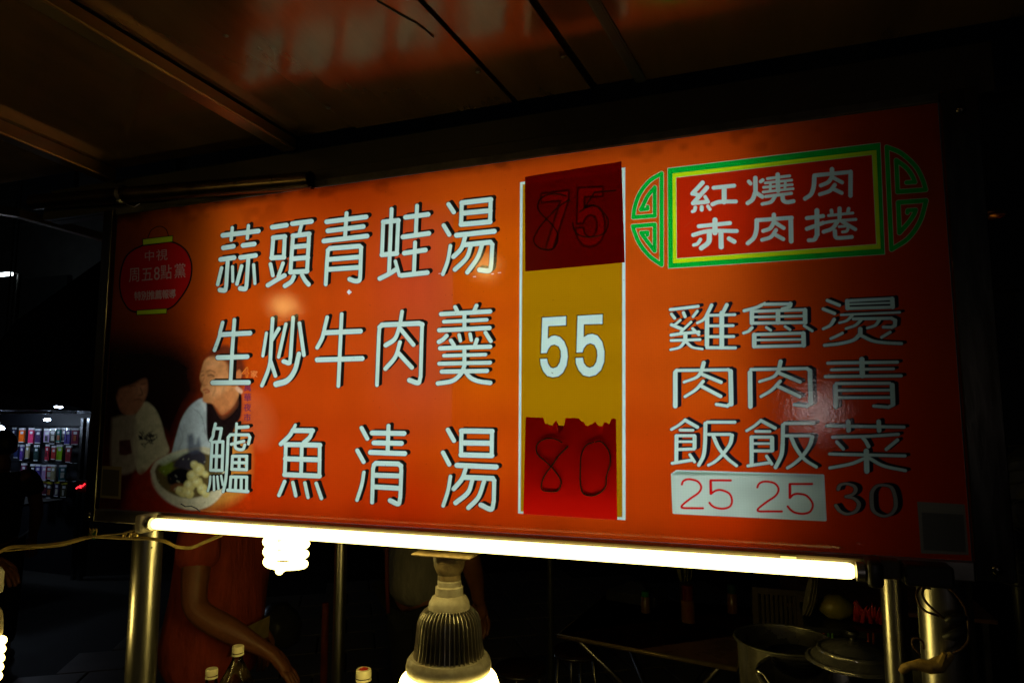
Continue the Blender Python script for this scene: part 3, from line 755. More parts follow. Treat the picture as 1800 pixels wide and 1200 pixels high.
for (x, z) in ((-.015, SIGN_Z - .012), (BW + .026, SIGN_Z - .008), (BW + .026, SIGN_Z + BH - .02)):
    q = MB(); q.lathe((x, -.0125, z), [(0, .0035), (.004, .003), (.007, 0)], 14, axis=(0, -1, 0)); q.make("screw", FRAME, sign, True)
# lamps inside the board: seven slim tubes that stop short of both ends, so the ends go dark
INNER = emit("inner_tube_glow", (.93, 1.0, .96), 5.4)
TX0, TX1 = at(378, 430, Y=.0).x, at(1322, 520, Y=.0).x
for zz in (.045, .135, .23, .325, .42, .515, .61):
    q = MB(); q.tube([(TX0, .062, SIGN_Z + zz), (TX1, .062, SIGN_Z + zz)], .006, 12); q.make("inner_tube", INNER, sign, True)
# clip and loose wire on the lower rail
q = MB(); q.tube([at(x, y, Y=-.014) for x, y in ((318, 885), (326, 890), (336, 889), (345, 893), (352, 899))], .0011, 6); q.make("loose_wire", BLACKP, sign)

# ------------------------------------------------------------------ fluorescent batten below the board
L_, R_ = at(271, 914.5, Y=-.055), at(1502, 1011.5, Y=-.055)
zt_ = (L_.z + R_.z) / 2
bt = thing("batten_light", "long lit fluorescent tube in a batten along the lower edge of the board", "tube light", (.8, -.03, zt_))
MB().box((L_.x - .035, -.036, zt_ - .012), (R_.x + .06, -.0125, zt_ + .014), .003).make("housing", mat("batten_enamel", (.085, .06, .035), rough=.45, var=.15, scale=8), bt)
q = MB(); q.lathe((L_.x, -.055, zt_), [(0, 0), (.008, .0), (.0102, .004), (.0108, .010), (.0108, R_.x - L_.x - .01), (.0102, R_.x - L_.x - .004), (.008, R_.x - L_.x), (0, R_.x - L_.x)], 24, axis=(1, 0, 0))
q.make("tube", TUBE_E, bt, True)
for x, s_ in ((L_.x, -1), (R_.x, 1)):
    a_, b_ = sorted((x + s_ * .002, x + s_ * .012))
    q = MB(); q.lathe((a_, -.055, zt_), [(0, 0), (.0128, 0), (.0128, b_ - a_), (0, b_ - a_)], 20, axis=(1, 0, 0)); q.make("metal_cap", STEELH, bt, True, 40)
    a_, b_ = sorted((x + s_ * .014, x + s_ * .034))
    q = MB(); q.box((a_, -.072, zt_ - .018), (b_, -.020, zt_ + .018), .006); q.make("lamp_holder", CREAM if s_ < 0 else BLACKP, bt, True, 50)
MB().box((R_.x + .061, -.05, zt_ - .016), (R_.x + .12, -.0125, zt_ + .012), .004).make("end_cover", BLACKP, bt)
q = MB(); p_ = at(1385, 978, Y=-.037); q.box((p_.x - .01, -.039, p_.z - .002), (p_.x + .011, -.0365, p_.z + .001)); q.make("clip", CREAM, bt)

# ------------------------------------------------------------------ hanging lamps
def spiral(name, label, c, r=.0415, turns=4.3, tr=.0082, pitch=.0203, up=True, base=True, group=None):
    t = thing(name, label, "light bulb", c, group)
    pts_ = []
    N = int(turns * 28)
    for i in range(N + 1):
        a = i / 28 * 2 * math.pi; k = i / N
        rr = r * (1 - .12 * k) if k < .93 else r * (1 - .12 * k) * (1 - (k - .93) / .07 * .55)
        pts_.append(Vector((c[0] + rr * math.cos(a), c[1] + rr * math.sin(a), c[2] - k * turns * pitch - (.006 * max(0, (k - .93) / .07)))))
    q = MB(); q.tube(pts_, tr, 12); q.make("spiral_tube", BULB_E, t, True)
    if base:
        q = MB(); q.lathe(c, [(0, .006), (.026, .006), (.031, .012), (.031, .034), (.028, .055), (.020, .068), (.0145, .074), (.0135, .076), (.0135, .10), (0, .10)], 28)
        q.make("ballast", CREAM, t, True, 40)
    return t
cc = at(504, 945, Y=.10)
spiral("spiral_bulb", "lit spiral bulb hanging behind the tube near its left end", (cc.x, .10, cc.z + .028), turns=4.5)
q = MB(); q.lathe((cc.x, .10, cc.z + .12), [(.018, 0), (.021, .003), (.021, .03), (.012, .036), (.004, .04), (.003, .3)], 18)
so = thing("ceiling_socket", "cream lamp socket that holds the spiral bulb behind the tube", "lamp socket", (cc.x, .1, SIGN_Z)); q.make("socket", CREAM, so, True, 40)
c2 = at(-30, 1128, Y=-.15)
spiral("spiral_bulb", "lit spiral bulb cut off by the left edge of the picture", (c2.x, -.15, c2.z), r=.031, turns=5, pitch=.017)
q = MB(); q.lathe((c2.x, -.15, c2.z + .092), [(.014, 0), (.026, .002), (.027, .014), (.0265, .0145), (.0265, .04), (.02, .05), (.006, .055), (.003, .062)], 24)
so = thing("lamp_socket", "white lamp socket on the cable above the left edge bulb", "lamp socket", (c2.x, -.15, c2.z + .1)); q.make("socket", WHITEP, so, True, 40)

# big LED bulb
lp = at(790, 1000, Y=.0); LX, LY = lp.x + .0, .0
def zpx(y): return at(790, y, Y=LY).z
t = thing("led_bulb", "large finned LED bulb glowing below the middle of the tube", "light bulb", (LX, LY, zpx(1100)))
s_ = .0
z0 = at(790, 1023, Y=LY).z
def sz(y): return at(790, y, Y=LY).z
k_ = abs(at(791, 1100, Y=LY).x - at(790, 1100, Y=LY).x) * .93
q = MB(); q.lathe((LX, LY, 0), [(0, sz(1018)), (19 * k_, sz(1018)), (20.5 * k_, sz(1020)), (20.5 * k_, sz(1028)), (24 * k_, sz(1030)), (24.5 * k_, sz(1044)), (30 * k_, sz(1048)), (35 * k_, sz(1058)), (36.5 * k_, sz(1068)), (34 * k_, sz(1071)), (0, sz(1071))], 40)
q.make("neck", CREAM, t, True, 35)
q = MB(); q.lathe((LX, LY, 0), [(0, sz(1069)), (30 * k_, sz(1069)), (42 * k_, sz(1080)), (46 * k_, sz(1092)), (48 * k_, sz(1130)), (52 * k_, sz(1155)), (0, sz(1155))], 40)
q.make("core", mat("dark_core", (.09, .075, .05), rough=.5, metal=.6, var=.3), t, True, 35)
FIN = mat("fin_aluminium", (.75, .70, .60), rough=.35, metal=.9, var=.15)
prof = [(33, 1064), (44, 1071), (51, 1080), (54.5, 1092), (56, 1105), (57.5, 1125), (60, 1142), (62, 1157)]
fin_me = None
for i in range(44):
    if fin_me is None:
        q = MB(); L = []; Rr = []
        for (r, y) in prof:
            for sgn, arr in ((-1, L), (1, Rr)):
                arr.append((q.bm.verts.new((r * k_, sgn * .0006, sz(y))), q.bm.verts.new((max(12, r - 16) * k_, sgn * .00045, sz(y)))))
        for a, b in zip(range(len(prof) - 1), range(1, len(prof))):
            q.bm.faces.new((L[a][0], L[b][0], L[b][1], L[a][1])); q.bm.faces.new((Rr[a][1], Rr[b][1], Rr[b][0], Rr[a][0])); q.bm.faces.new((L[a][0], Rr[a][0], Rr[b][0], L[b][0]))
        bmesh.ops.recalc_face_normals(q.bm, faces=q.bm.faces)
        fin_me = bpy.data.meshes.new("fin"); q.bm.to_mesh(fin_me); q.bm.free(); fin_me.materials.append(FIN)
    o = bpy.data.objects.new("fin", fin_me); COL.objects.link(o); o.parent = t
    o.rotation_euler = (0, 0, i * 2 * math.pi / 44 + .03); o.location = Vector((LX, LY, 0)) - Vector(t.location)
q = MB(); q.lathe((LX, LY, 0), [(50 * k_, sz(1150)), (66 * k_, sz(1150)), (71 * k_, sz(1157)), (73 * k_, sz(1166)), (72 * k_, sz(1176)), (66 * k_, sz(1183)), (40 * k_, sz(1184))], 48)
q.make("collar", CREAM, t, True, 40)
q = MB(); q.lathe((LX, LY, 0), [(60 * k_, sz(1176)), (70 * k_, sz(1177)), (82 * k_, sz(1190)), (87 * k_, sz(1206)), (86 * k_, sz(1225)), (76 * k_, sz(1252)), (52 * k_, sz(1275)), (24 * k_, sz(1286)), (0, sz(1288))], 48)
q.make("globe", emit("led_globe_glow", (1.0, .77, .19), 17.0), t, True)
ls = thing("lamp_socket", "brown stained lamp socket on a plate above the finned bulb", "lamp socket", (LX, LY, sz(975)))
OLD = mat("stained_socket", (.36, .27, .14), rough=.45, var=.25, scale=40, col2=(.09, .05, .02), bump=.05)
q = MB(); q.lathe((LX, LY, 0), [(0, sz(972)), (27 * k_, sz(972)), (28 * k_, sz(975)), (28 * k_, sz(985)), (27 * k_, sz(986)), (27 * k_, sz(993)), (23 * k_, sz(1003)), (20 * k_, sz(1008)), (20 * k_, sz(1017)), (0, sz(1017))], 40)
q.make("socket", OLD, ls, True, 30)
MB().box((LX - .055, LY - .04, sz(972)), (LX + .055, LY + .06, sz(968)), .002).make("plate", OLD, ls)
MB().box((LX - .015, LY + .02, sz(968)), (LX + .015, LY + .05, SIGN_Z - .0125)).make("bracket", DARKSTEEL, ls)

# bulbs hung in front of the board, behind the viewer (their glints show on the print)
for (px, py, dd, col, st_, lab, rr) in ((500, 540, .85, (1, .70, .2), 28, "warm bulb hanging out front, left", .027), (852, 470, .8, (1, .70, .2), 26, "warm bulb hanging out front, centre", .024), (1432, 725, 2.4, (1, .88, .84), 11, "pale bulb of the stall across the lane", .06)):
    p = at(px, py, Y=dd); p = Vector((p.x, -dd, p.z))
    t = thing("hanging_bulb", lab, "light bulb", p)
    q = MB(); q.lathe(p, [(0, -rr), (rr * .6, -rr * .8), (rr, 0), (rr * .8, rr * .6), (rr * .4, rr * 1.3)], 20); q.make("globe", emit("front_glow_%d" % px, col, st_), t, True)
    q = MB(); q.lathe(p, [(rr * .42, rr * 1.3), (rr * .45, rr * 2), (.004, rr * 2.2), (.002, max(.1, 2.28 - p.z))], 12); q.make("socket", BLACKP, t, True)

# ------------------------------------------------------------------ posts
def post(name, label, px, py, Y, r, ztop, m=STEEL, rib=False, zb=0):
    p = at(px, py, Y=Y); t = thing(name, label, "post", (p.x, Y, zb))
    q = MB(); q.lathe((p.x, Y, 0), [(0, zb), (r, zb), (r, ztop - .002), (r - .002, ztop), (0, ztop)], 40); q.make("pipe", m, t, True, 40)
    return p, t
p, t = post("steel_post", "thick steel post under the left end of the board", 252, 1090, .06, .0305, SIGN_Z - .0125)
for (x, y) in ((276, 937), (275, 966)):
    w = at(x, y, Y=.03)
    dvec = Vector((w.x - p.x, -.03, 0)).normalized()
    q = MB(); q.lathe(Vector((p.x, .06, w.z)) + dvec * .0303, [(0, .0006), (.0022, .0006), (.0022, 0)], 10, axis=dvec); q.make("screw_hole", BLACKP, t)
post("steel_post", "thin steel post dimly lit behind the spiral bulb", 597, 1050, .75, .0185, 2.2)
PAINT = mat("maroon_paint", (.16, .03, .015), rough=.35, var=.2)
post("painted_post", "short maroon pole beside the thin steel post", 571, 1120, .95, .0125, at(571, 1058, Y=.95).z, PAINT)
post("steel_post", "narrower of the two steel posts under the right end", 1575, 1110, .16, .0190, SIGN_Z - .0125)
post("steel_post", "thickest steel post at the right, wrapped by a loop of wire", 1664, 1110, .03, .0335, SIGN_Z - .0125)
post("thin_pole", "thin black pole standing between the stools and the bulb", 968, 1090, 1.5, .012, 2.2, BLACKP)

# ------------------------------------------------------------------ canopy
cn = thing("stall_canopy", "brushed steel canopy sloping over the stall", "canopy", (.8, -.5, 2.25))
CEIL = mat("canopy_steel", (.44, .275, .14), rough=.15, metal=.70, var=.14, scale=4, stretch=(2.5, .5, 1), bump=.10, bscale=7, rvar=.09)
Z0 = 2.215
def cp(x, s, dz=0):   # x along the front edge, s metres towards the street
    return Vector((x - .160 * s, .0 - s, Z0 + .113 * s + dz))
edges = [-.60, -.022, .482, .625, .96, 1.108, 1.189, 1.95]
gap = .0025
prev = None
for i, (a, b) in enumerate(zip(edges[:-1], edges[1:])):
    dz = [.012, 0, .004, .0, .001, .006, .0][i]
    wdt = [.004, .003, .003, .003, .006, .004, .004][i]
    q = MB(); A = [cp(a + wdt, 0, dz), cp(b - wdt, 0, dz), cp(b - wdt, 3.2, dz), cp(a + wdt, 3.2, dz)]
    q.poly(A); q.bm.faces.ensure_lookup_table()
    bmesh.ops.solidify(q.bm, geom=q.bm.faces[:], thickness=-.004)
    q.make("roof_panel", CEIL, cn)
q = MB(); q.poly([cp(-.7, -.03, .03), cp(2.0, -.03, .03), cp(2.0, 3.3, .03), cp(-.7, 3.3, .03)]); q.make("roof_backing", DARKSTEEL, cn)
RAILM = mat("rail_steel", (.62, .46, .27), rough=.30, metal=1, var=.2, scale=6, stretch=(1, .3, 1), rvar=.06)
def rail(x0, x1, dz0=-.03, dz1=-.001, m=RAILM, s1=3.2, s0=.0):
    q = MB(); v = [cp(x0, s0, dz0), cp(x1, s0, dz0), cp(x1, s1, dz0), cp(x0, s1, dz0), cp(x0, s0, dz1), cp(x1, s0, dz1), cp(x1, s1, dz1), cp(x0, s1, dz1)]
    v = [q.bm.verts.new(c) for c in v]
    for fidx in ((0, 1, 2, 3), (7, 6, 5, 4), (0, 4, 5, 1), (1, 5, 6, 2), (2, 6, 7, 3), (3, 7, 4, 0)): q.bm.faces.new([v[k] for k in fidx])
    bmesh.ops.bevel(q.bm, geom=q.bm.edges[:], offset=.003, segments=2, affect='EDGES')
    return q.make("roof_rail", m, cn, True, 40)
rail(.452, .486, -.026); rail(-.045, -.010, -.03); rail(1.180, 1.198, -.004, .0, BLACKP)
random.seed(21)
for k in range(7):
    for xx in (.635, .95, 1.098):
        c_ = cp(xx, .10 + k * .21 + random.uniform(-.02, .02), -.0045)
        q = MB(); q.lathe(c_, [(0, -.002), (.0035, -.0015), (.005, 0)], 10); q.make("rivet", DARKSTEEL, cn, True)
q = MB(); 
def on_canopy(px, py, dz=-.0015):
    v = ROT @ Vector((px - 900.0, py - 600.0, FPX)); t_ = (Z0 + dz - .113 * CAM.y - CAM.z) / (v.z + .113 * v.y); return CAM + v * t_
ps = [on_canopy(x, y) for x, y in ((662, 2), (682, 14), (706, 28), (732, 42), (748, 54), (762, 66))]
q.tube(ps, .0012, 5); q.make("crease", DARKSTEEL, cn, True)
# beam above the board and the pipe lying along it
fb = thing("fascia_beam", "dark painted beam between the canopy and the board", "beam", (.8, .03, 2.15))
BEAM = mat("beam_paint", (.035, .03, .02), rough=.5, metal=.2, var=.2, scale=8, bump=.1)
MB().box((-.25, .020, SIGN_Z + BH + .0145), (1.70, .05, Z0 - .018), .002).make("beam", BEAM, fb)
MB().box((-.25, .004, SIGN_Z + BH + .0145), (1.66, .0195, SIGN_Z + BH + .04), .002).make("ledge", BEAM, fb)
pa, pb = at(60, 356, Y=-.02), at(547, 317, Y=-.02)
pipe = thing("roof_pipe", "steel pipe with an open end lying above the left of the board", "pipe", (pa.x, -.02, pa.z))
v_ = (pb - pa).normalized()
q = MB(); q.lathe(pa, [(.0175, 0), (.0175, (pb - pa).length), (.0150, (pb - pa).length), (.0148, (pb - pa).length - .05), (0, (pb - pa).length - .05)], 28, axis=v_)
q.make("pipe", mat("pipe_steel", (.15, .11, .06), rough=.3, metal=1, var=.25, scale=20), pipe, True, 40)
w_ = at(425, 325, Y=-.02); q = MB(); q.lathe(w_, [(.0179, 0), (.0181, .001), (.0179, .003)], 28, axis=v_); q.make("joint_band", BLACKP, pipe)
w_ = at(215, 342, Y=-.02)
q = MB()
for k in range(3):
    ps = [w_ + v_ * (.004 * k) + Vector((0, math.cos(a) * .0195, math.sin(a) * .0195)) for a in np.linspace(0, 6.28, 18)]
    q.tube(ps, .0013, 6)
q.tube([at(215, 352, Y=-.045), at(224, 360, Y=-.05), at(236, 364, Y=-.045), at(246, 358, Y=-.04)], .0013, 6)
tw = thing("tie_wire", "twist of wire tied round the roof pipe at its left", "wire", w_); q.make("wire", STEELH, tw)
sw = thing("sagging_wire", "thin wire drooping under the roof pipe", "wire", at(300, 352, Y=-.03))
q = MB(); q.tube([Vector(c) for c in spline([at(x, y, Y=-.03) for x, y in ((246, 358), (290, 356), (350, 347), (420, 338), (500, 333), (548, 328))], 4)], .0010, 6); q.make("wire", BLACKP, sw)
# side beam running back at the left
sb = thing("side_beam", "steel side beam running back below the canopy at the left", "beam", at(120, 400, Y=.3))
q = MB(); q.tube([at(-120, 350, Y=-.2), at(30, 375, Y=0), at(205, 424, Y=.22)], .014, 4); q.make("beam", RAILM, sb)
q = MB(); q.tube([at(203, 378, Y=.015), at(193, 412, Y=.015)], .006, 8); q.make("hook", RAILM, sb)

# ------------------------------------------------------------------ wires, clamps
CAB = mat("yellowed_cable", (.46, .33, .10), rough=.5, var=.2, scale=50)
cbx = thing("power_cable", "flat cable sagging across the left post from the edge bulb", "cable", at(250, 948, Y=.0))
def wire(pxs, Y, r, m, parent, name="wire", n=8):
    Ys = Y if isinstance(Y, (list, tuple)) else [Y] * len(pxs)
    ps = [at(x, y, Y=yy) for (x, y), yy in zip(pxs, Ys)]
    q = MB(); q.tube([Vector(c) for c in spline(ps, 6)], r, n); return q.make(name, m, parent, True)
W1 = [(-5, 972), (20, 962), (60, 960), (110, 955), (160, 944), (220, 946), (262, 947), (290, 952), (310, 961), (335, 963), (360, 953), (385, 942), (398, 935)]
wire(W1, [-.12, -.1, -.08, -.06, -.03, 0, .01, .01, .02, .03, .03, .03, .02], .0028, CAB, cbx, "core")
wire([(x, y - 2.5) for x, y in W1], [-.12, -.1, -.08, -.06, -.03, 0, .01, .01, .02, .03, .03, .03, .02], .0018, CAB, cbx, "core")
t = thing("stay_wire", "taut wire running left from the lamp holder with a green twist", "wire", at(200, 935, Y=-.03))
wire([(8, 968), (60, 963), (110, 958), (170, 942), (215, 937), (240, 930), (272, 925)], -.035, .0014, CAB, t)
GRN = mat("green_tie", (.02, .14, .03), rough=.5)
for k in range(5):
    random.seed(k + 40)
    wire([(162 + random.randint(-8, 8), 938 + random.randint(-10, 8)) for _ in range(4)], -.03, .0011, GRN if k % 2 else CAB, t, "twist", 5)
wire([(95, 958), (120, 955)], -.035, .0022, GRN, t, "sleeve", 6)
t = thing("wing_nut", "small brass wing nut hanging from the wire by the left post", "wing nut", at(229, 935, Y=-.03))
BR = mat("brass", (.65, .48, .20), rough=.3, metal=1, var=.15)
for s_ in (-1, 1):
    q = MB(); p0 = at(229 + s_ * 3, 934, Y=-.03); p1 = at(229 + s_ * 9, 937, Y=-.03); p2 = at(229 + s_ * 12, 943, Y=-.03)
    q.tube([p0, p1, p2], [.002, .0042, .003], 8); q.make("wing", BR, t, True)
q = MB(); q.tube([at(229, 931, Y=-.03), at(229, 944, Y=-.03)], .0024, 10); q.make("bolt", BR, t, True)

CU = mat("brown_wire", (.10, .05, .02), rough=.5)
lp_ = thing("wire_loop", "loop of brown wire round the right post, taped in yellow", "wire", at(1650, 1100, Y=-.02))
wire([(1625, 1022), (1612, 1040), (1613, 1055), (1625, 1072), (1650, 1082)], [-.01, -.02, -.03, -.03, -.02], .0016, CU, lp_)
wire([(1630, 1020), (1622, 1040), (1628, 1058), (1652, 1080), (1664, 1090)], [-.01, -.02, -.03, -.03, -.02], .0016, CU, lp_)
wire([(1640, 1022), (1665, 1030), (1685, 1050), (1697, 1070), (1703, 1100), (1702, 1125), (1690, 1140), (1675, 1148)], -.03, .0018, CU, lp_)
wire([(1618, 1150), (1605, 1135), (1604, 1124), (1612, 1121), (1622, 1128), (1624, 1140)], -.03, .0013, CU, lp_)
TAPE = mat("yellow_tape", (.40, .27, .07), rough=.45, var=.3, scale=60, bump=.3, bscale=220, col2=(.14, .08, .02))
q = MB(); q.tube([at(x, y, Y=-.03) for x, y in ((1583, 1181), (1590, 1174), (1601, 1169), (1618, 1168), (1634, 1172), (1650, 1168), (1662, 1158), (1674, 1149))], [.004, .0062, .0052, .008, .009, .0105, .0075, .004], 9)
q.make("tape", TAPE, lp_, True, 60)
q = MB(); q.tube([at(1652, 1166, Y=-.035), at(1661, 1147, Y=-.04)], [.005, .003], 6); q.make("tape_end", TAPE, lp_)
q = MB(); q.tube([at(x, y, Y=-.035) for x, y in ((1661, 1090), (1672, 1087), (1690, 1085), (1700, 1086))], [.003, .006, .006, .003], 8); q.make("sleeve", BLACKP, lp_, True)
q = MB(); q.tube([at(x, y, Y=-.035) for x, y in ((1657, 1119), (1675, 1117), (1692, 1108), (1700, 1106))], [.003, .007, .006, .002], 8); q.make("sleeve", BLACKP, lp_, True)
random.seed(5)
for k in range(5):
    wire([(1618 + random.randint(-4, 10), 1020), (1622 + random.randint(-6, 12), 1028), (1628 + random.randint(-6, 10), 1035)], -.012, .001, CU, lp_, "strand", 5)
# ------------------------------------------------------------------ cart counter with bottles and pots
ct = thing("cart_counter", "steel counter of the food cart under the board", "counter", (.8, .25, 0))
CTOP = mat("counter_steel", (.30, .28, .25), rough=.3, metal=1, var=.25, scale=6, bump=.1, bscale=30)
MB().box((-.02, -.12, .79), (.898, .36, .82), .004).make("counter_top", CTOP, ct); MB().box((.90, -.12, .79), (2.0, .74, .82), .004).make("counter_top", CTOP, ct)
for x in (.0, 1.9):
    for y in (-.08, .30 if x < 1 else .66):
        MB().box((x, y, 0), (x + .04, y + .04, .789)).make("leg", STEELH, ct)
MB().box((.045, -.10, .2), (1.94, -.085, .75)).make("front_panel", CTOP, ct)

PET = bpy.data.materials.new("clear_plastic"); PET.use_nodes = True; nt = PET.node_tree; nt.nodes.remove(nt.nodes["Principled BSDF"]); out = nt.nodes["Material Output"]
t_ = nt.nodes.new("ShaderNodeBsdfTransparent"); t_.inputs[0].default_value = (.80, .80, .76, 1); g_ = nt.nodes.new("ShaderNodeBsdfGlossy"); g_.inputs["Roughness"].default_value = .05
f_n = nt.nodes.new("ShaderNodeFresnel"); x_ = nt.nodes.new("ShaderNodeMixShader"); nt.links.new(f_n.outputs[0], x_.inputs[0]); nt.links.new(t_.outputs[0], x_.inputs[1]); nt.links.new(g_.outputs[0], x_.inputs[2]); nt.links.new(x_.outputs[0], out.inputs[0])
OIL = mat("amber_liquid", (.16, .10, .03), rough=.2, var=.3)
LAB = mat("dark_blue_label", (.02, .02, .05), rough=.4)
CAPM = mat("cream_cap", (.66, .60, .40), rough=.4, var=.05, bump=.1, bscale=150)
REDM = mat("red_plastic", (.45, .02, .015), rough=.35, var=.15)
def bottle(px, py, Y, s, lab, big=False, redtop=False):
    p = at(px, py, Y=Y); zc = p.z; zb = .8215; H = zc - zb; c = (p.x, Y, zb)
    t = thing("plastic_bottle", lab, "bottle", c)
    R = .05 * s if big else .033 * s
    q = MB(); q.lathe(c, [(.0125 * s, H - .001), (.0125 * s, H - .012), (.014 * s, H - .020), (R * .55, H - .045), (R * .9, H - .075), (R, H - .10), (R, .01), (R * .9, 0), (0, 0)], 28, sx=1.0, sy=.85 if big else 1)
    q.make("bottle_body", PET, t, True, 50)
    if big:
        q = MB(); q.lathe(c, [(0, H - .088), (R * .93, H - .088), (R * .94, .012), (0, .01)], 28, sy=.85); q.make("contents", OIL, t, True, 40)
        q = MB(); q.lathe(c, [(R * 1.01, H - .094), (R * 1.03, H - .10), (R * 1.03, H - .112), (R * 1.01, H - .116)], 28, sy=.85); q.make("label_band", LAB, t, True, 40)
        q = MB(); q.lathe(c, [(R * 1.012, H - .117), (R * 1.012, .06)], 28, sy=.85); q.make("label", CAPM, t, True)
    else:
        q = MB(); q.lathe(c, [(0, H - .09), (R * .9, H - .09), (R * .9, .012), (0, .01)], 24); q.make("contents", OIL, t, True, 40)
    q = MB(); q.lathe(c, [(0, H + .013 * s), (.0125 * s, H + .0128 * s), (.0138 * s, H + .011 * s), (.0140 * s, H - .001)], 26); cap_ = q.make("cap", CAPM, t, True, 50)
    q = MB(); q.lathe(c, [(.0138 * s, H - .003), (.0142 * s, H - .004), (.0142 * s, H - .008)], 26); q.make("cap_ring", CAPM, t, True, 50)
    if redtop:
        q = MB(); q.lathe(c, [(0, H + .0136 * s), (.008 * s, H + .0134 * s), (.0082 * s, H + .0130 * s)], 20); q.make("cap_mark", REDM, t)
    return t
bottle(372, 1184, .22, 1.0, "bottle with plain cream cap left of the large oil bottle")
bottle(418, 1144, .25, 1.0, "large clear oil bottle with cream cap and dark blue band", big=True)
bottle(639, 1188, .22, 1.18, "bottle whose cream cap has a red mark on top", redtop=True)

POT = mat("pot_steel", (.30, .28, .23), rough=.25, metal=.7, var=.35, scale=9, bump=.1, bscale=25, rvar=.12)
def rimz(px, py, Y): return at(px, py, Y=Y)
pc = at(1475, 1172, Y=.42)
c = (pc.x + .02, .40, .8215); hgt = pc.z - .8215 - .02
t = thing("stock_pot", "big steel stock pot standing in front at the lower right", "pot", c)
q = MB(); q.lathe(c, [(.0, .004), (.15, .004), (.155, .0), (.165, .02), (.168, hgt - .01), (.176, hgt), (.170, hgt + .002), (.163, hgt - .012), (.16, .02), (0, .015)], 56); q.make("pot_body", POT, t, True, 40)
q = MB(); q.lathe(c, [(.172 + .0045 * math.cos(a), hgt + .002 + .0045 * math.sin(a)) for a in np.linspace(0, 2 * math.pi, 13)], 60); q.make("rim", POT, t, True)
for s_ in (-1, 1):
    q = MB(); q.tube([Vector(c) + Vector((s_ * .166, -.04, hgt - .05)), Vector(c) + Vector((s_ * .20, -.035, hgt - .045)), Vector(c) + Vector((s_ * .205, 0, hgt - .043)), Vector(c) + Vector((s_ * .20, .035, hgt - .045)), Vector(c) + Vector((s_ * .166, .04, hgt - .05))], .006, 8); q.make("handle", STEELH, t, True)
ld = at(1500, 1156, Y=.46)
t = thing("pot_lid", "shiny domed steel lid resting tilted on the stock pot", "lid", (ld.x, .46, ld.z))
ax_ = Vector((.02, .01, 1)).normalized()
q = MB(); q.lathe((ld.x, .46, ld.z), [(0, .036), (.02, .034), (.04, .028), (.058, .019), (.072, .008), (.080, -.002), (.083, -.004), (.090, -.005), (.090, -.007), (.082, -.0065)], 48, axis=ax_); q.make("dome", mat("lid_steel", (.6, .57, .5), rough=.16, metal=.8, var=.2, scale=12), t, True)
q = MB(); q.lathe((ld.x, .46, ld.z), [(.083 + .0045 * math.cos(a), -.005 + .0045 * math.sin(a)) for a in np.linspace(0, 2 * math.pi, 13)], 48, axis=ax_); q.make("rim", MATS["lid_steel"], t, True)
q = MB(); q.lathe((ld.x, .46, ld.z), [(.064 + .004 * math.cos(a), .0135 + .005 * math.sin(a)) for a in np.linspace(0, 2 * math.pi, 13)], 48, axis=ax_); q.make("added_highlight_ring", MATS["lid_steel"], t, True)  # ring added to the lid, its steep sides catch a line of highlight
q = MB(); q.lathe((ld.x, .46, ld.z), [(0, .054), (.012, .053), (.013, .048), (.006, .04), (.006, .034)], 20, axis=ax_); q.make("knob", BLACKP, t, True, 40)
pb_ = at(1362, 1148, Y=.55)
c = (pb_.x + .02, .58, .8215); hgt = pb_.z - .80
t = thing("mixing_bowl", "deep steel basin behind the stock pot, to its left", "basin", c)
q = MB(); q.lathe(c, [(0, .0), (.08, .0), (.09, .02), (.10, hgt), (.106, hgt + .002), (.1, hgt - .003), (.088, .03), (0, .02)], 48); q.make("basin", POT, t, True, 40)
q = MB(); q.lathe(c, [(.105 + .003 * math.cos(a), hgt + .002 + .003 * math.sin(a)) for a in np.linspace(0, 2 * math.pi, 11)], 48); q.make("rim", POT, t, True)
sp = at(1376, 1152, Y=.50)
t = thing("red_ladle", "small red-tipped ladle standing in the steel basin", "ladle", sp)
q = MB(); q.tube([sp, sp + Vector((.002, .0, -.05)), sp + Vector((-.006, .02, -.14))], .003, 8); q.make("handle", REDM, t, True)
q = MB(); q.lathe(sp, [(0, .007), (.006, .004), (.007, 0), (.004, -.008), (0, -.01)], 14); q.make("knob", REDM, t, True)
t = thing("bent_tongs", "bright bent tongs at the left edge of the stock pot", "tongs", at(1335, 1180, Y=.3))
q = MB(); q.tube([at(1330, 1177, Y=.3), at(1338, 1168, Y=.31)], .0035, 6); q.make("tip", mat("chrome", (.8, .8, .78), rough=.08, metal=1, var=.03), t)
q = MB(); q.tube([at(1330, 1177, Y=.3), at(1342, 1184, Y=.3), at(1350, 1196, Y=.3), at(1362, 1215, Y=.3)], .002, 6); q.make("arm", MATS["chrome"], t, True)

# clutter round the pots
def bowl(px, py, Y, r, lab, m, grp=None):
    p = at(px, py, Y=Y); t = thing("bowl", lab, "bowl", (p.x, Y, p.z - r * .5), grp)
    q = MB(); q.lathe(p, [(0, -r * .5), (r * .45, -r * .5), (r * .8, -r * .25), (r, 0), (r * .96, .001), (r * .76, -r * .22), (0, -r * .44)], 36); q.make("bowl", m, t, True, 50)
    return t
BLG = mat("black_melamine", (.02, .02, .025), rough=.08, var=.1)
t0 = at(1400, 1160, Y=.52)
stn = thing("wire_stand", "low wire stand that holds the black bowls between the basin and the pot lid", "stand", (t0.x, .52, .8215))
q = MB(); q.tube([(t0.x + .05 * math.cos(a), .52 + .05 * math.sin(a), t0.z - .045) for a in np.linspace(0, 2 * math.pi, 24, endpoint=False)], .003, 6, closed=True)
for a in (0.3, 2.4, 4.5): q.tube([(t0.x + .05 * math.cos(a), .52 + .05 * math.sin(a), .8215), (t0.x + .05 * math.cos(a), .52 + .05 * math.sin(a), t0.z - .045)], .003, 6)
q.make("frame", STEELH, stn, True)
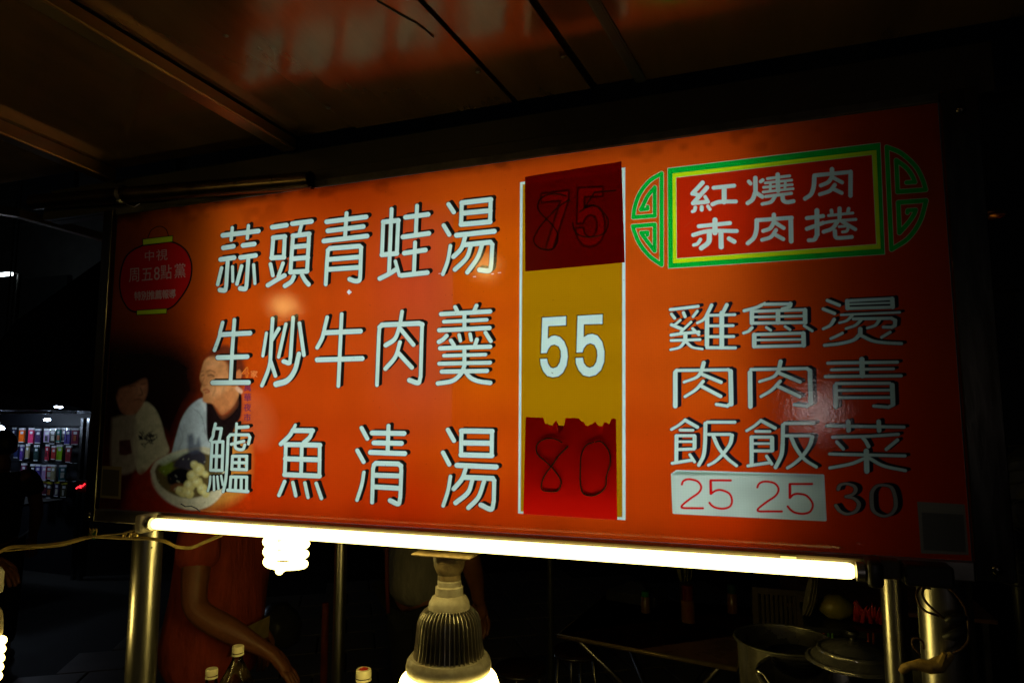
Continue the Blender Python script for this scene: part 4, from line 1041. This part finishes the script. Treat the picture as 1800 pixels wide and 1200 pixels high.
for k, lab in enumerate(("lowest black bowl of the small stack between basin and lid", "middle black bowl of the small stack between basin and lid", "topmost black bowl of the small stack between basin and lid")):
    bowl(1400, 1160 - k * 6, .52, .062, lab, BLG, "stacked black bowls")
for k in range(9):
    px = 1335 + k * 8
    if k == 0: crate = thing("chair_back", "dark slatted chair back behind the basin", "chair", (at(1365, 1110, Y=1.7).x, 1.7, 0))
    a0, a1 = at(px, 1112, Y=1.7), at(px + 2, 1042, Y=1.7)
    q = MB(); q.box((a0.x - .006, 1.695, a0.z), (a0.x + .006, 1.705, a1.z), .002); q.make("slat", mat("dark_wood", (.06, .04, .025), rough=.5), crate)
a0, a1 = at(1330, 1112, Y=1.7), at(1405, 1042, Y=1.7)
for z_ in (a0.z, a1.z): MB().box((a0.x - .01, 1.69, z_ - .012), (a1.x + .02, 1.71, z_ + .012), .003).make("cross_rail", MATS["dark_wood"], crate)
for xx in (a0.x, a1.x): MB().box((xx - .012, 1.688, .022), (xx + .012, 1.712, a1.z), .003).make("leg", MATS["dark_wood"], crate)

# dish rack with plates, gourd and chillies on the next counter
rk = at(1480, 1102, Y=1.1)
RX, RZ = rk.x, rk.z
t = thing("produce_shelf", "dark shelf carrying plates and vegetables behind the pots", "shelf", (RX, 1.2, 0))
a_, b_ = at(1415, 1100, Y=1.1), at(1552, 1106, Y=1.1)
MB().box((a_.x, 1.08, RZ - .02), (b_.x + .1, 1.35, RZ), .003).make("shelf_board", BLACKP, t)
for x in (a_.x + .01, b_.x + .07):
    MB().box((x, 1.1, 0), (x + .02, 1.12, RZ - .0205)).make("leg", DARKSTEEL, t)
    MB().box((x, 1.3, 0), (x + .02, 1.32, RZ - .0205)).make("leg", DARKSTEEL, t)
MB().box((a_.x - .01, 1.05, .78), (b_.x + .25, 1.4, .80)).make("lower_board", DARKSTEEL, t)
PLT = mat("melamine_plate", (.32, .28, .20), rough=.25, var=.1)
for k, lab in enumerate(("outermost plate of the upright stack on the shelf", "middle plate of the upright stack on the shelf", "innermost plate of the upright stack, next to the gourd")):
    x = at(1424 + k * 5, 1070, Y=1.16).x
    pz = .062
    tt = thing("plate", lab, "plate", (x, 1.18, RZ), "plates standing on the shelf")
    q = MB(); q.lathe((x, 1.18, RZ + pz), [(0, -.004), (.035, -.004), (.060, .003), (.062, .005), (.059, .006), (.035, 0), (0, 0)], 32, axis=(-.97, 0, .25)); q.make("plate", PLT, tt, True, 50)
gd = at(1466, 1085, Y=1.18)
t = thing("yellow_gourd", "yellow-green gourd lying between the plates and the chillies", "gourd", (gd.x, 1.18, RZ))
q = MB(); q.lathe((gd.x - .045, 1.18, RZ + .036), [(0, 0), (.015, .004), (.034, .03), (.036, .06), (.028, .085), (.012, .10), (0, .105)], 24, axis=(1, 0, 0)); q.make("gourd", mat("gourd", (.28, .20, .03), rough=.35, var=.2, col2=(.08, .10, .01), scale=9), t, True)
t = thing("chilli_bunch", "heap of red chillies beside the gourd", "chillies", at(1530, 1090, Y=1.15))
random.seed(11)
for k in range(14):
    bx = at(1505 + k * 3.3, 1100, Y=1.15); a1 = random.uniform(-.5, .5)
    q = MB(); z_ = RZ + .008
    q.tube([Vector((bx.x, 1.13 + random.random() * .05, z_)), Vector((bx.x + a1 * .02, 1.14, z_ + .028)), Vector((bx.x + a1 * .05, 1.13, z_ + .045 + random.random() * .02))], [.007, .006, .001], 8)
    q.make("chilli", REDM, t, True)
t = thing("skewer_jar", "dark jar of coloured skewers under the shelf", "jar", at(1450, 1130, Y=1.08))
base = at(1450, 1141, Y=1.0)
cols = [(.4, .05, .02), (.05, .2, .03), (.12, .3, .02), (.4, .05, .02), (.4, .08, .02)]
for k, px in enumerate((1449, 1457, 1464, 1527, 1536)):
    a0, a1 = at(px, 1139, Y=1.04), at(px - 1, 1112, Y=1.04)
    q = MB(); q.tube([a0, a1], .003, 6); q.make("skewer", mat("skewer_%d" % k, cols[k], rough=.5), t, True)
q = MB(); q.lathe((base.x, 1.04, .801), [(0, 0), (.04, 0), (.045, base.z - .80), (.041, base.z - .801), (.037, .01), (0, .008)], 24); q.make("jar", BLACKP, t, True, 40)

# ------------------------------------------------------------------ table, stools and what stands on the table
TZ = .72
tc_ = [at(982, 1113, Z=TZ), at(1292, 1170, Z=TZ), at(1335, 1068, Z=TZ), at(1062, 1046, Z=TZ)]
t = thing("folding_table", "dark red-brown folding table behind the finned bulb", "table", (1.0, 2.0, 0))
TOP = mat("table_top", (.36, .17, .08), rough=.28, var=.3, scale=7, col2=(.22, .11, .06))
q = MB(); q.poly([tuple(p) for p in tc_]); q.bm.faces.ensure_lookup_table(); bmesh.ops.solidify(q.bm, geom=q.bm.faces[:], thickness=.018)
q.make("table_top", TOP, t)
q = MB(); ec = [Vector(p) + Vector((0, 0, -.010)) for p in tc_]; q.tube(ec, .0105, 8, closed=True); q.make("edge_band", mat("edge_band", (.45, .32, .14), rough=.35, metal=.4), t, True)
cen = sum(tc_, Vector()) / 4
for a, b in ((0, 2), (1, 3), (2, 0), (3, 1)):
    p0 = tc_[a].lerp(cen, .15); p1 = tc_[b].lerp(cen, .5)
    q = MB(); q.tube([Vector((p0.x, p0.y, TZ - .02)), Vector((p1.x, p1.y, .022))], .012, 8); q.make("leg", STEELH, t, True)
def on_table(px, py): return at(px, py, Z=TZ + .001)
def stool(px, py, Z, r, lab):
    p = at(px, py, Z=Z); t = thing("round_stool", lab, "stool", (p.x, p.y, 0))
    q = MB(); q.lathe((p.x, p.y, Z), [(0, -.002), (r * .55, -.002), (r * .6, -.004), (r * .9, .0), (r, -.006), (r, -.03), (r * .96, -.03)], 40); q.make("seat", mat("stool_seat", (.05, .022, .012), rough=.15, var=.2), t, True, 40)
    q = MB(); q.tube([Vector((p.x + r * math.cos(a), p.y + r * math.sin(a), Z - .02)) for a in np.linspace(0, 2 * math.pi, 40, endpoint=False)], .005, 6, closed=True); q.make("seat_rim", STEELH, t, True)
    for k in range(4):
        a = k * math.pi / 2 + .5
        q = MB(); q.tube([Vector((p.x + r * .75 * math.cos(a), p.y + r * .75 * math.sin(a), Z - .028)), Vector((p.x + r * 1.05 * math.cos(a), p.y + r * 1.05 * math.sin(a), 0.02))], .010, 8); q.make("leg", STEELH, t, True)
stool(914, 1168, .47, .118, "dark round stool nearest the finned bulb")
stool(1012, 1138, .47, .118, "dark round stool tucked under the table corner")
# caddy
p = on_table(1118, 1056)
t = thing("napkin_box", "dark pointed-lid napkin box on the table with a bright corner", "napkin box", p)
a0, b0 = on_table(1064, 1056), on_table(1180, 1062)
M_ = Matrix.Translation(Vector((p.x, p.y + .02, TZ))) @ Matrix.Rotation(math.radians(-14), 4, 'Z')
BXM = mat("napkin_box_gloss", (.22, .21, .22), rough=.18, metal=.8, var=.2)
q = MB(); q.box((-.13, -.08, .001), (.13, .08, .05), .004, M_); q.make("box", BXM, t)
q = MB(); v = [q.bm.verts.new(M_ @ Vector(c)) for c in ((-.13, -.08, .051), (.13, -.08, .051), (.13, .08, .051), (-.13, .08, .051), (-.02, -.015, .095), (.02, -.015, .095), (.02, .015, .095), (-.02, .015, .095))]
for f4 in ((0, 1, 5, 4), (1, 2, 6, 5), (2, 3, 7, 6), (3, 0, 4, 7), (4, 5, 6, 7), (3, 2, 1, 0)): q.bm.faces.new([v[k] for k in f4])
q.make("lid", BXM, t)
def jar(px, py, h, r, lab, mb_, mc, name="condiment_jar", cat="jar", cap=.25, lid_name="lid"):
    p = on_table(px, py); t = thing(name, lab, cat, p)
    q = MB(); q.lathe(p, [(0, 0), (r, 0), (r, h * (1 - cap)), (r * .8, h * (1 - cap) + .006)], 24); q.make("jar_body", mb_, t, True, 40)
    q = MB(); q.lathe(p, [(r * .85, h * (1 - cap) + .0), (r * .85, h), (0, h + .001)], 24); q.make(lid_name, mc, t, True, 40)
    return t, p
jar(1135, 1075, .095, .021, "pepper shaker with a green band on the table", mat("pepper", (.20, .10, .03), rough=.3), mat("green_band", (.02, .20, .04), rough=.3), "pepper_shaker", "shaker", .3)
jar(1210, 1092, .16, .030, "yellow-labelled sauce bottle with a red neck on the table", mat("sauce_label", (.20, .12, .02), rough=.3, col2=(.2, .03, .01), scale=20), mat("sauce_red", (.16, .02, .01), rough=.25), "sauce_bottle", "bottle", .42)
t, p = jar(1205, 1060, .12, .03, "glass of chopsticks behind the sauce bottle", mat("dark_cup", (.03, .03, .03), rough=.08), BLACKP, "chopstick_cup", "cup", .05)
random.seed(3)
for k in range(12):
    a = random.random() * 6.28
    q = MB(); q.tube([p + Vector((.012 * math.cos(a), .012 * math.sin(a), .02)), p + Vector((.045 * math.cos(a), .045 * math.sin(a), .21 + random.random() * .02))], .003, 6); q.make("chopstick", mat("chopsticks", (.22, .20, .04), rough=.5), t, True)
jar(1288, 1076, .13, .024, "amber bottle at the right end of the table", mat("amber_bottle", (.16, .06, .01), rough=.15), mat("teal_cap", (.02, .07, .07), rough=.3), "sauce_bottle", "bottle", .35)
# second table farther back
t = thing("back_table", "second table farther back, only its bright edge catching light", "table", at(1370, 1050, Z=TZ))
p0, p1 = at(1340, 1064, Z=TZ), at(1400, 1072, Z=TZ)
MB().box((p0.x + .1, p0.y + .1, TZ - .02), (p0.x + 1.0, p0.y + .8, TZ), .004).make("table_top", TOP, t)
for dx in (.15, .95):
    for dy in (.15, .75):
        MB().box((p0.x + dx, p0.y + dy, .02), (p0.x + dx + .025, p0.y + dy + .025, TZ - .021)).make("leg", STEELH, t)

# standing fan at the right edge
fp = at(1800, 905, Y=.9)
t = thing("standing_fan", "dark standing fan half cut off by the right edge", "fan", (fp.x, .9, 0))
for rr in (.04, .08, .11, .14, .17):
    q = MB(); q.tube([Vector((fp.x + rr * math.cos(a), .88, fp.z + rr * math.sin(a))) for a in np.linspace(0, 2 * math.pi, 48, endpoint=False)], .0018, 5, closed=True); q.make("guard_ring", DARKSTEEL, t, True)
for k in range(5):
    a = k * 2 * math.pi / 5; d1 = Vector((math.cos(a), 0, math.sin(a))); d2 = Vector((math.cos(a + .7), 0, math.sin(a + .7))); c0 = Vector((fp.x, .92, fp.z))
    q = MB(); q.poly([c0 + d1 * .03, c0 + d1 * .15, c0 + d1 * .13 + d2 * .05 + Vector((0, .02, 0)), c0 + d2 * .12 + Vector((0, .025, 0)), c0 + d2 * .03 + Vector((0, .01, 0))]); q.make("blade", BLACKP, t)
q = MB(); q.lathe((fp.x, .90, fp.z), [(0, 0), (.03, .005), (.035, .02), (.035, .10), (0, .12)], 20, axis=(0, 1, 0)); q.make("motor", BLACKP, t, True, 40)
q = MB(); q.tube([(fp.x, .98, 0.02), (fp.x, .98, fp.z)], .014, 10); q.lathe((fp.x, .98, 0.0), [(.18, 0.0), (.18, .02), (0, .03)], 28); q.make("stand", BLACKP, t, True, 40)
t = thing("bracket_lamp", "faint orange glinting lid on the wall at the right edge", "lamp", at(1738, 378, Y=.5))
w_ = at(1736, 379, Y=.5)
q = MB(); q.lathe(w_, [(0, .012), (.02, .010), (.034, 0), (.03, -.004)], 24); q.make("shade", mat("copper", (.5, .18, .06), rough=.3, metal=1), t, True)
q = MB(); q.tube([w_ + Vector((0, 0, .01)), w_ + Vector((.02, .06, .4))], .004, 6); q.make("rod", BLACKP, t)

# ------------------------------------------------------------------ people
def skinned(name, V, E, root, m, parent, lv=2, smooth=True):
    keys = list(V); me = bpy.data.meshes.new(name)
    me.from_pydata([Vector(V[k][0]) for k in keys], [(keys.index(a), keys.index(b)) for a, b in E], [])
    o = bpy.data.objects.new(name, me); COL.objects.link(o); me.materials.append(m)
    sk = o.modifiers.new("skin", 'SKIN'); sk.use_smooth_shade = True; sk.branch_smoothing = .6
    for i, k in enumerate(keys):
        r = V[k][1]; r = r if isinstance(r, tuple) else (r, r)
        me.skin_vertices[0].data[i].radius = r; me.skin_vertices[0].data[i].use_root = (k == root)
    ss = o.modifiers.new("sub", 'SUBSURF'); ss.levels = ss.render_levels = lv
    o.parent = parent; o.location = -Vector(parent.location)
    return o
def person(label, base, yaw, H, skin, shirt, pants, arms, lean=0.0, hair=(.015, .012, .01), look=0, group=None, apron=None, torso=1.0, hem=.84):
    """base: feet point; yaw: facing direction angle (0 = towards +x); arms: local (fwd, side, up) of elbow and wrist for right(-1) and left(+1)"""
    t = thing("person", label, "person", base, group)
    S = H / 1.7; ca, sa = math.cos(yaw), math.sin(yaw)
    def L(f, s, u):  # forward, left side, up
        return Vector((base[0] + (f * ca - s * sa) * S, base[1] + (f * sa + s * ca) * S, base[2] + u * S))
    SK = mat("skin_%s" % skin, {"tan": (.22, .075, .03), "fair": (.5, .3, .2)}[skin], rough=.45, var=.08, scale=40)
    sh = mat("shirt_%d_%d_%d" % tuple(int(v * 255) for v in shirt), shirt, rough=.85, var=.15, scale=25, bump=1.0, bscale=11, stretch=(1, 1, .35))
    for nd in sh.node_tree.nodes:
        if nd.type == "BUMP": nd.inputs["Distance"].default_value = .03
    pn = mat("pants_%d" % int(pants[0] * 1000), pants, rough=.9, var=.15, scale=25, bump=.4, bscale=18)
    hr = mat("hair_dark", hair, rough=.5, scale=80, stretch=(1, 1, 6))
    ln = lean
    V = {"pelvis": (L(0, 0, .95), .10), "waist": (L(ln * .3, 0, 1.08), .10), "chest": (L(ln * .7, 0, 1.28), .115), "neckb": (L(ln, 0, 1.42), .062), "neck": (L(ln * 1.12 + .01, 0, 1.485), .052),
         "head": (L(ln * 1.25 + .03, 0, 1.575), (.075, .085)), "crown": (L(ln * 1.3 + .02, 0, 1.655), (.062, .068)), "nose": (L(ln * 1.25 + .112, 0, 1.565), .012), "chin": (L(ln * 1.25 + .085, 0, 1.51), .028)}
    E = [("pelvis", "waist"), ("waist", "chest"), ("chest", "neckb"), ("neckb", "neck"), ("neck", "head"), ("head", "crown"), ("head", "nose"), ("neck", "chin")]
    sV = {"a": (L(0, 0, hem), (.165 if hem > .8 else .20) * torso), "b": (L(ln * .3, 0, 1.02), .150 * torso), "c": (L(ln * .7, 0, 1.27), .14 * torso), "d": (L(ln * .95, 0, 1.39), .085)}
    sE = [("a", "b"), ("b", "c"), ("c", "d")]
    for s, (el, wr) in arms.items():
        n = "R" if s < 0 else "L"
        V[n + "sh"] = (L(ln * .9, s * .185, 1.385), .055); V[n + "el"] = (L(el[0], s * el[1], el[2]), .041); V[n + "fa"] = ((L(el[0], s * el[1], el[2]).lerp(L(wr[0], s * wr[1], wr[2]), .30)), .046); V[n + "wr"] = (L(wr[0], s * wr[1], wr[2]), .027)
        E += [("chest", n + "sh"), (n + "sh", n + "el"), (n + "el", n + "fa"), (n + "fa", n + "wr")]
        sV[n + "s"] = (L(ln * .9, s * .175, 1.375), .080); md = L(ln * .9, s * .185, 1.385).lerp(L(el[0], s * el[1], el[2]), .62); sV[n + "e"] = (md, .074)
        sE += [("c", n + "s"), (n + "s", n + "e")]
        w = L(wr[0], s * wr[1], wr[2]); dr = (w - L(el[0], s * el[1], el[2])).normalized(); dr = (dr + Vector((0, 0, -.5))).normalized()
        side = dr.cross(Vector((0, 0, 1))).normalized(); up = side.cross(dr)
        pm = w + dr * .055 * S; V[n + "pm"] = (pm, (.036, .018)); E.append((n + "wr", n + "pm"))
        for k, (o_, ln_) in enumerate(((-.027, .066), (-.009, .078), (.009, .074), (.027, .058))):
            f0 = pm + side * o_ + dr * .03; f1 = f0 + dr * ln_ * .5 - up * .006; f2 = f1 + dr * ln_ * .42 - up * .024
            V[n + "f0%d" % k] = (f0, .0095); V[n + "f1%d" % k] = (f1, .0085); V[n + "f2%d" % k] = (f2, .007)
            E += [(n + "pm", n + "f0%d" % k), (n + "f0%d" % k, n + "f1%d" % k), (n + "f1%d" % k, n + "f2%d" % k)]
        th0 = w + dr * .03 + side * -.032; th1 = th0 + dr * .03 - side * .018 - up * .01; th2 = th1 + dr * .026 - side * .002 - up * .012
        V[n + "t0"] = (th0, .012); V[n + "t1"] = (th1, .010); V[n + "t2"] = (th2, .008)
        E += [(n + "wr", n + "t0"), (n + "t0", n + "t1"), (n + "t1", n + "t2")]
    hp = .6 if hem < .8 else 1.0
    pV = {"p": (L(0, 0, .97), .128 * hp)}; pE = []
    for s in (-1, 1):
        n = "r" if s < 0 else "l"
        V[n + "h"] = (L(0, s * .09, .88), .08); V[n + "k"] = (L(.02, s * .10, .50), .052); V[n + "a"] = (L(0, s * .10, .09), .036); V[n + "t"] = (L(.14, s * .11, .035), .028)
        E += [("pelvis", n + "h"), (n + "h", n + "k"), (n + "k", n + "a"), (n + "a", n + "t")]
        pV[n + "h"] = (L(0, s * .09 * hp, .86), .098 * hp); pV[n + "k"] = (L(.02, s * .10, .50), .075); pV[n + "a"] = (L(0, s * .10, .13), .062)
        pE += [("p", n + "h"), (n + "h", n + "k"), (n + "k", n + "a")]
        q = MB(); f0, f1 = L(-.05, s * .10, .035), L(.19, s * .115, .03); q.tube([f0, f0.lerp(f1, .3), f0.lerp(f1, .75), f1], [.034, .042, .042, .022], 12); q.make("shoe", BLACKP, t, True)
    skinned("body", V, E, "pelvis", SK, t)
    skinned("shirt", sV, sE, "a", sh, t)
    skinned("trousers", pV, pE, "p", pn, t)
    hc = L(ln * 1.28 + .005, 0, 1.60)
    q = MB(); q.lathe(hc, [(0, .115 * S), (.05 * S, .105 * S), (.088 * S, .065 * S), (.098 * S, .015 * S), (.094 * S, -.04 * S), (.082 * S, -.03 * S)], 24, sx=1.0, sy=.92, axis=(-.35 * ca, -.35 * sa, 1)); q.make("hair", hr, t, True)
    for s in (-1, 1):
        q = MB(); q.lathe(L(ln * 1.25 + .02, s * .078, 1.57), [(0, -.006), (.012, -.008), (.018, 0), (.012, .006), (0, .003)], 12, axis=(0, 0, 1)); q.make("ear", SK, t, True)
        q = MB(); q.lathe(L(ln * 1.25 + .098, s * .03, 1.587), [(0, -.008), (.008, 0), (0, .008)], 10); q.make("eye", BLACKP, t, True)
    q = MB(); q.tube([L(ln * 1.25 + .102, -.022, 1.53), L(ln * 1.25 + .108, 0, 1.532), L(ln * 1.25 + .102, .022, 1.53)], .005, 6); q.make("mouth", REDM, t, True)
    return t, L
# cook in a red T-shirt, bending to the right over the counter
t, L = person("person in a rust-red T-shirt reaching down to the right behind the bottles", (-.50, .86, 0), math.radians(6), 1.62, "tan", (.36, .045, .018), (.02, .02, .02),
       {-1: ((.14, .26, 1.09), (.40, .20, .955)), 1: ((.02, .20, 1.12), (.12, .14, .92))}, lean=.10, torso=1.16, hem=.70)
q = MB(); q.poly([L(.19, -.13, .90), L(.22, -.10, .99), L(.22, .06, .99), L(.19, .10, .90)]); q.make("apron_corner", mat("apron", (.40, .28, .10), rough=.8), t)
# person in a pale shirt with a dark strap
t, L = person("person in a pale shirt with a dark red strap standing behind the thin posts", (-.02, 1.55, 0), math.radians(65), 1.66, "tan", (.24, .22, .18), (.015, .015, .018),
       {-1: ((.02, .30, 1.12), (.10, .28, .92)), 1: ((.0, .26, 1.12), (.12, .22, .92))}, lean=.04, torso=1.1)
q = MB(); q.tube([L(-.150, .02, 1.36), L(-.165, .02, 1.2), L(-.160, .02, 1.0), L(-.15, .02, .86)], .009, 8); q.make("strap", mat("dark_red_strap", (.14, .02, .015), rough=.7), t, True)
# bystanders
person("person in a sand-coloured shirt at the left edge, behind the edge bulb", (-1.64, .42, 0), math.radians(20), 1.64, "tan", (.26, .20, .10), (.03, .03, .03),
       {-1: ((.10, .26, 1.14), (.30, .22, 1.19)), 1: ((.10, .26, 1.14), (.34, .18, 1.15))}, lean=.05)
p3 = at(0, 850, Y=2.1)
person("person in dark clothes seen from behind before the phone case stall", (p3.x, 2.1, 0), math.radians(140), 1.54, "tan", (.012, .012, .014), (.012, .012, .012),
       {-1: ((.02, .24, 1.1), (.10, .22, .90)), 1: ((.02, .24, 1.1), (.10, .22, .90))})
t = thing("wrapped_bundle", "dim plastic-wrapped bundle behind the red-shirted person's arm", "bundle", at(490, 1090, Y=1.8))
w_ = at(490, 1092, Y=1.8)
q = MB(); random.seed(9)
q.lathe(w_, [(0, .10), (.04, .085), (.09, .04), (.11, -.02), (.10, -.09), (.05, -.12), (0, -.12)], 26)
for v in q.bm.verts: v.co += Vector((random.uniform(-1, 1), random.uniform(-1, 1), random.uniform(-1, 1))) * .008
q.make("bundle", mat("grey_wrap", (.07, .07, .08), rough=.35, bump=.8, bscale=20), t, True)

# ------------------------------------------------------------------ phone-case stall far left
SY = 4.0
s0 = at(0, 780, Y=SY); s1 = at(150, 860, Y=SY)
stl = thing("phone_case_stall", "brightly lit phone accessory stall seen past the left of the board", "stall", (-5.9, SY, 0))
SM = mat("stall_steel", (.28, .29, .31), rough=.25, metal=1, var=.3, scale=5)
def ax(px, py=780, Y=SY): return at(px, py, Y=Y).x
def az(px, py, Y=SY): return at(px, py, Y=Y).z
MB().box((-7.6, SY + .12, 0), (ax(141) , SY + .16, 2.2)).make("back_board", mat("stall_back", (.02, .022, .03), rough=.5), stl)
MB().box((-7.8, SY - .80, 0), (ax(168), SY - .72, .82)).make("added_counter_front", mat("added_counter_cloth", (.03, .025, .022), rough=.9), stl)  # dark counter added to hide the lamp-lit ground behind it
MB().box((-7.8, SY - .82, .8205), (ax(168), SY - .3, .84)).make("counter_top", mat("added_counter_cloth", (.03, .025, .022), rough=.9), stl)  # top board of the added counter
for pxx in (141, 152):
    MB().box((ax(pxx, 800), SY - .02, 0), (ax(pxx, 800) + .035, SY + .02, az(150, 735))).make("post", SM, stl)
zt0 = az(80, 722)
MB().box((-7.6, SY - .6, zt0), (ax(160), SY + .1, zt0 + .015)).make("ceiling_sheet", SM, stl)
for k, yy in enumerate((SY - .45, SY - .2, SY + .05)):
    MB().box((-7.6, yy, zt0 - .03), (ax(160), yy + .025, zt0 - .0015)).make("ceiling_bar", SM, stl)
rows = [(752, [(2, (.02, .02, .05), "navy-black"), (26, (.02, .025, .08), "dark navy"), (41, (.75, .12, .01), "orange"), (55, (.60, .04, .14), "hot pink"), (69, (.05, .03, .10), "plum black"), (82, (.42, .28, .55), "lilac"), (93, (.02, .015, .015), "black"), (103, (.03, .32, .30), "teal"), (113, (.02, .02, .03), "charcoal"), (120, (.08, .06, .30), "indigo"), (132, (.22, .04, .08), "maroon")], "top"),
        (782, [(30, (.02, .03, .10), "navy"), (41, (.10, .05, .30), "violet"), (50, (.35, .30, .18), "tan"), (67, (.02, .04, .04), "green-black"), (84, (.45, .03, .06), "crimson"), (97, (.40, .04, .04), "red"), (107, (.25, .50, .02), "lime green"), (125, (.25, .03, .04), "dark red")], "second"),
        (815, [(45, (.18, .05, .12), "wine"), (61, (.02, .02, .03), "black"), (73, (.07, .05, .26), "deep blue"), (83, (.38, .26, .50), "mauve"), (91, (.40, .03, .06), "cherry red"), (100, (.28, .25, .15), "sand"), (116, (.01, .10, .12), "dark teal")], "third"),
        (846, [(72, (.05, .04, .05), "black"), (84, (.10, .02, .04), "burgundy"), (95, (.03, .03, .04), "grey-black"), (107, (.06, .03, .10), "dark violet"), (120, (.05, .05, .02), "olive black")], "bottom")]
HDR = mat("pack_header", (.62, .64, .70), rough=.3); YEL = mat("yellow_header", (.45, .42, .03), rough=.3)
for ri, (py, items, rn) in enumerate(rows):
    z1 = az(80, py); 
    hk = thing("hanging_rail", "%s rail of the phone case display" % rn, "rail", (-5.9, SY + .02, z1 + .01))
    q = MB(); q.tube([(ax(-30), SY + .02, z1 + .012), (ax(139), SY + .02, z1 + .012)], .004, 6); q.make("rail", SM, hk)
    for px, colr, cn_ in items:
        x = ax(px) + random.uniform(-.006, .006); zr = z1; z1 = zr + random.uniform(-.008, .008); hh = random.choice((.142, .152, .165, .17))
        t = thing("phone_case_pack", "%s phone case pack hanging in the %s row" % (cn_, rn), "phone case", (x, SY, z1), "phone case packs hanging in rows")
        tilt = Matrix.Translation((x, SY - .02 * random.random(), 0)) @ Matrix.Rotation(random.uniform(-.25, .25), 4, 'Z')
        q = MB(); q.box((-.043, -.004, z1 - hh), (.043, .004, z1 - .022), .003, tilt); q.make("case", mat("case_%s" % cn_.replace(" ", "_"), colr, rough=.25, var=.1), t)
        q = MB(); q.box((-.043, -.003, z1 - .020), (.043, .003, z1), .001, tilt); q.make("header_card", YEL if ri == 3 else HDR, t)
        q = MB(); q.box((-.018, -.0062, z1 - .062), (.020, -.0042, z1 - .036), 0, tilt); q.make("sticker", HDR, t)
        q = MB(); q.box((-.036, -.0062, z1 - hh), (.036, -.0042, z1 - hh + .007), 0, tilt); q.make("foot_strip", HDR, t)
        if random.random() < .45:
            q = MB(); q.box((-.02, -.0062, z1 - .13), (random.uniform(0, .03), -.0042, z1 - .075), .004, tilt); q.make("print_patch", mat(random.choice(("patch_dark", "patch_warm", "patch_pale")), random.choice(((.03, .03, .04), (.4, .12, .05), (.5, .5, .45))), rough=.3), t)
        q = MB(); q.box((.040, -.012, z1 - hh - .004), (.048, -.010, z1 - .004), .0005, tilt); q.make("wrapper_edge", PET, t)
        z1 = zr
for px, py, r, yy, lab in ((83, 737, .030, SY - .25, "round white lamp in the middle of the phone case stall"), (31, 724, .022, SY - .1, "white lamp beside the upright of the phone case stall"), (99, 714.5, .018, SY - .3, "left lamp of the close pair under the stall roof"), (106, 715, .022, SY - .3, "right lamp of the close pair under the stall roof"), (-6, 752, .07, SY - .35, "glaring white lamp cut off by the left edge")):
    p = at(px, py, Y=yy); t = thing("stall_lamp", lab, "lamp", p)
    q = MB(); q.lathe(p, [(0, -r * .6), (r * .8, -r * .45), (r, 0), (r * .7, r * .3), (0, r * .35)], 18); q.make("globe", COOL_E, t, True)
    q = MB(); q.lathe(p, [(r * .5, r * .36), (r * .4, r * .9), (0, r)], 12); q.make("lamp_base", BLACKP, t, True)
# dark awning in front of the stall
aw = thing("market_awning", "dark awning with a curved lower edge over the phone stall", "awning", (-5, 3.3, 1.9))
q = MB(); low = [(-60, 668), (-10, 688), (20, 694), (50, 699), (80, 704), (110, 710), (140, 717), (175, 728), (230, 738)]
vs1 = [q.bm.verts.new(at(x, y, Y=3.3)) for x, y in low]; vs2 = [q.bm.verts.new(at(x, y - 120 - x * .05, Y=3.3) + Vector((0, .5, 0))) for x, y in low]
vs3 = [q.bm.verts.new(v.co + Vector((0, 1.3, 1.2))) for v in vs2]
for A, B in ((vs1, vs2), (vs2, vs3)):
    for i in range(len(low) - 1): q.bm.faces.new((A[i], A[i + 1], B[i + 1], B[i]))
bmesh.ops.solidify(q.bm, geom=q.bm.faces[:], thickness=.02)
q.make("canvas", mat("dark_canvas", (.03, .018, .010), rough=.9, bump=.4, bscale=12), aw, True)
# red LED sign glimmer
p = at(141, 855, Y=3.2)
t = thing("led_sign", "small red glowing sign just left of the board's lower corner", "LED sign", p)
MB().box((p.x - .07, 3.21, p.z - .05), (p.x + .06, 3.25, p.z + .05)).make("case", BLACKP, t)
q = MB(); q.tube([at(x, y, Y=3.2) for x, y in ((134, 858), (138, 855), (142, 857), (141, 853), (145, 854), (149, 850))], .006, 6); q.make("glowing_stroke", emit("red_led", (1, .02, .03), 3), t)
# far street lamp seen at the left edge
p = at(10, 482, Y=9)
t = thing("street_lamp", "small white lamp high in the dark at the left edge", "street lamp", (p.x, 9, 0))
MB().box((p.x - .22, 8.95, p.z - .03), (p.x + .18, 9.05, p.z + .03), .01).make("lamp_head", emit("street_glow", (.8, .95, 1), 12), t)
q = MB(); q.tube([(p.x + .3, 9.1, 0), (p.x + .3, 9.1, p.z), (p.x + .15, 9.05, p.z + .05)], .04, 8); q.make("pole", DARKSTEEL, t)
for (x, y0, y1) in ((35, 245, 290), (18, 365, 440)):
    a0 = at(x, y0, Y=7); a1 = at(x, y1, Y=7)
    t = thing("banner", "%s dim grey upright banner in the dark at the left" % ("upper" if y0 < 300 else "lower"), "banner", (a0.x, 7, a1.z))
    MB().box((a0.x - .1, 7, a1.z), (a0.x + .1, 7.03, a0.z), .004).make("cloth", mat("banner_grey", (.22, .23, .25), rough=.8), t)
    q = MB(); q.tube([(a0.x + .13, 7.01, 0), (a0.x + .13, 7.01, a0.z + .1)], .015, 6); q.make("pole", DARKSTEEL, t)
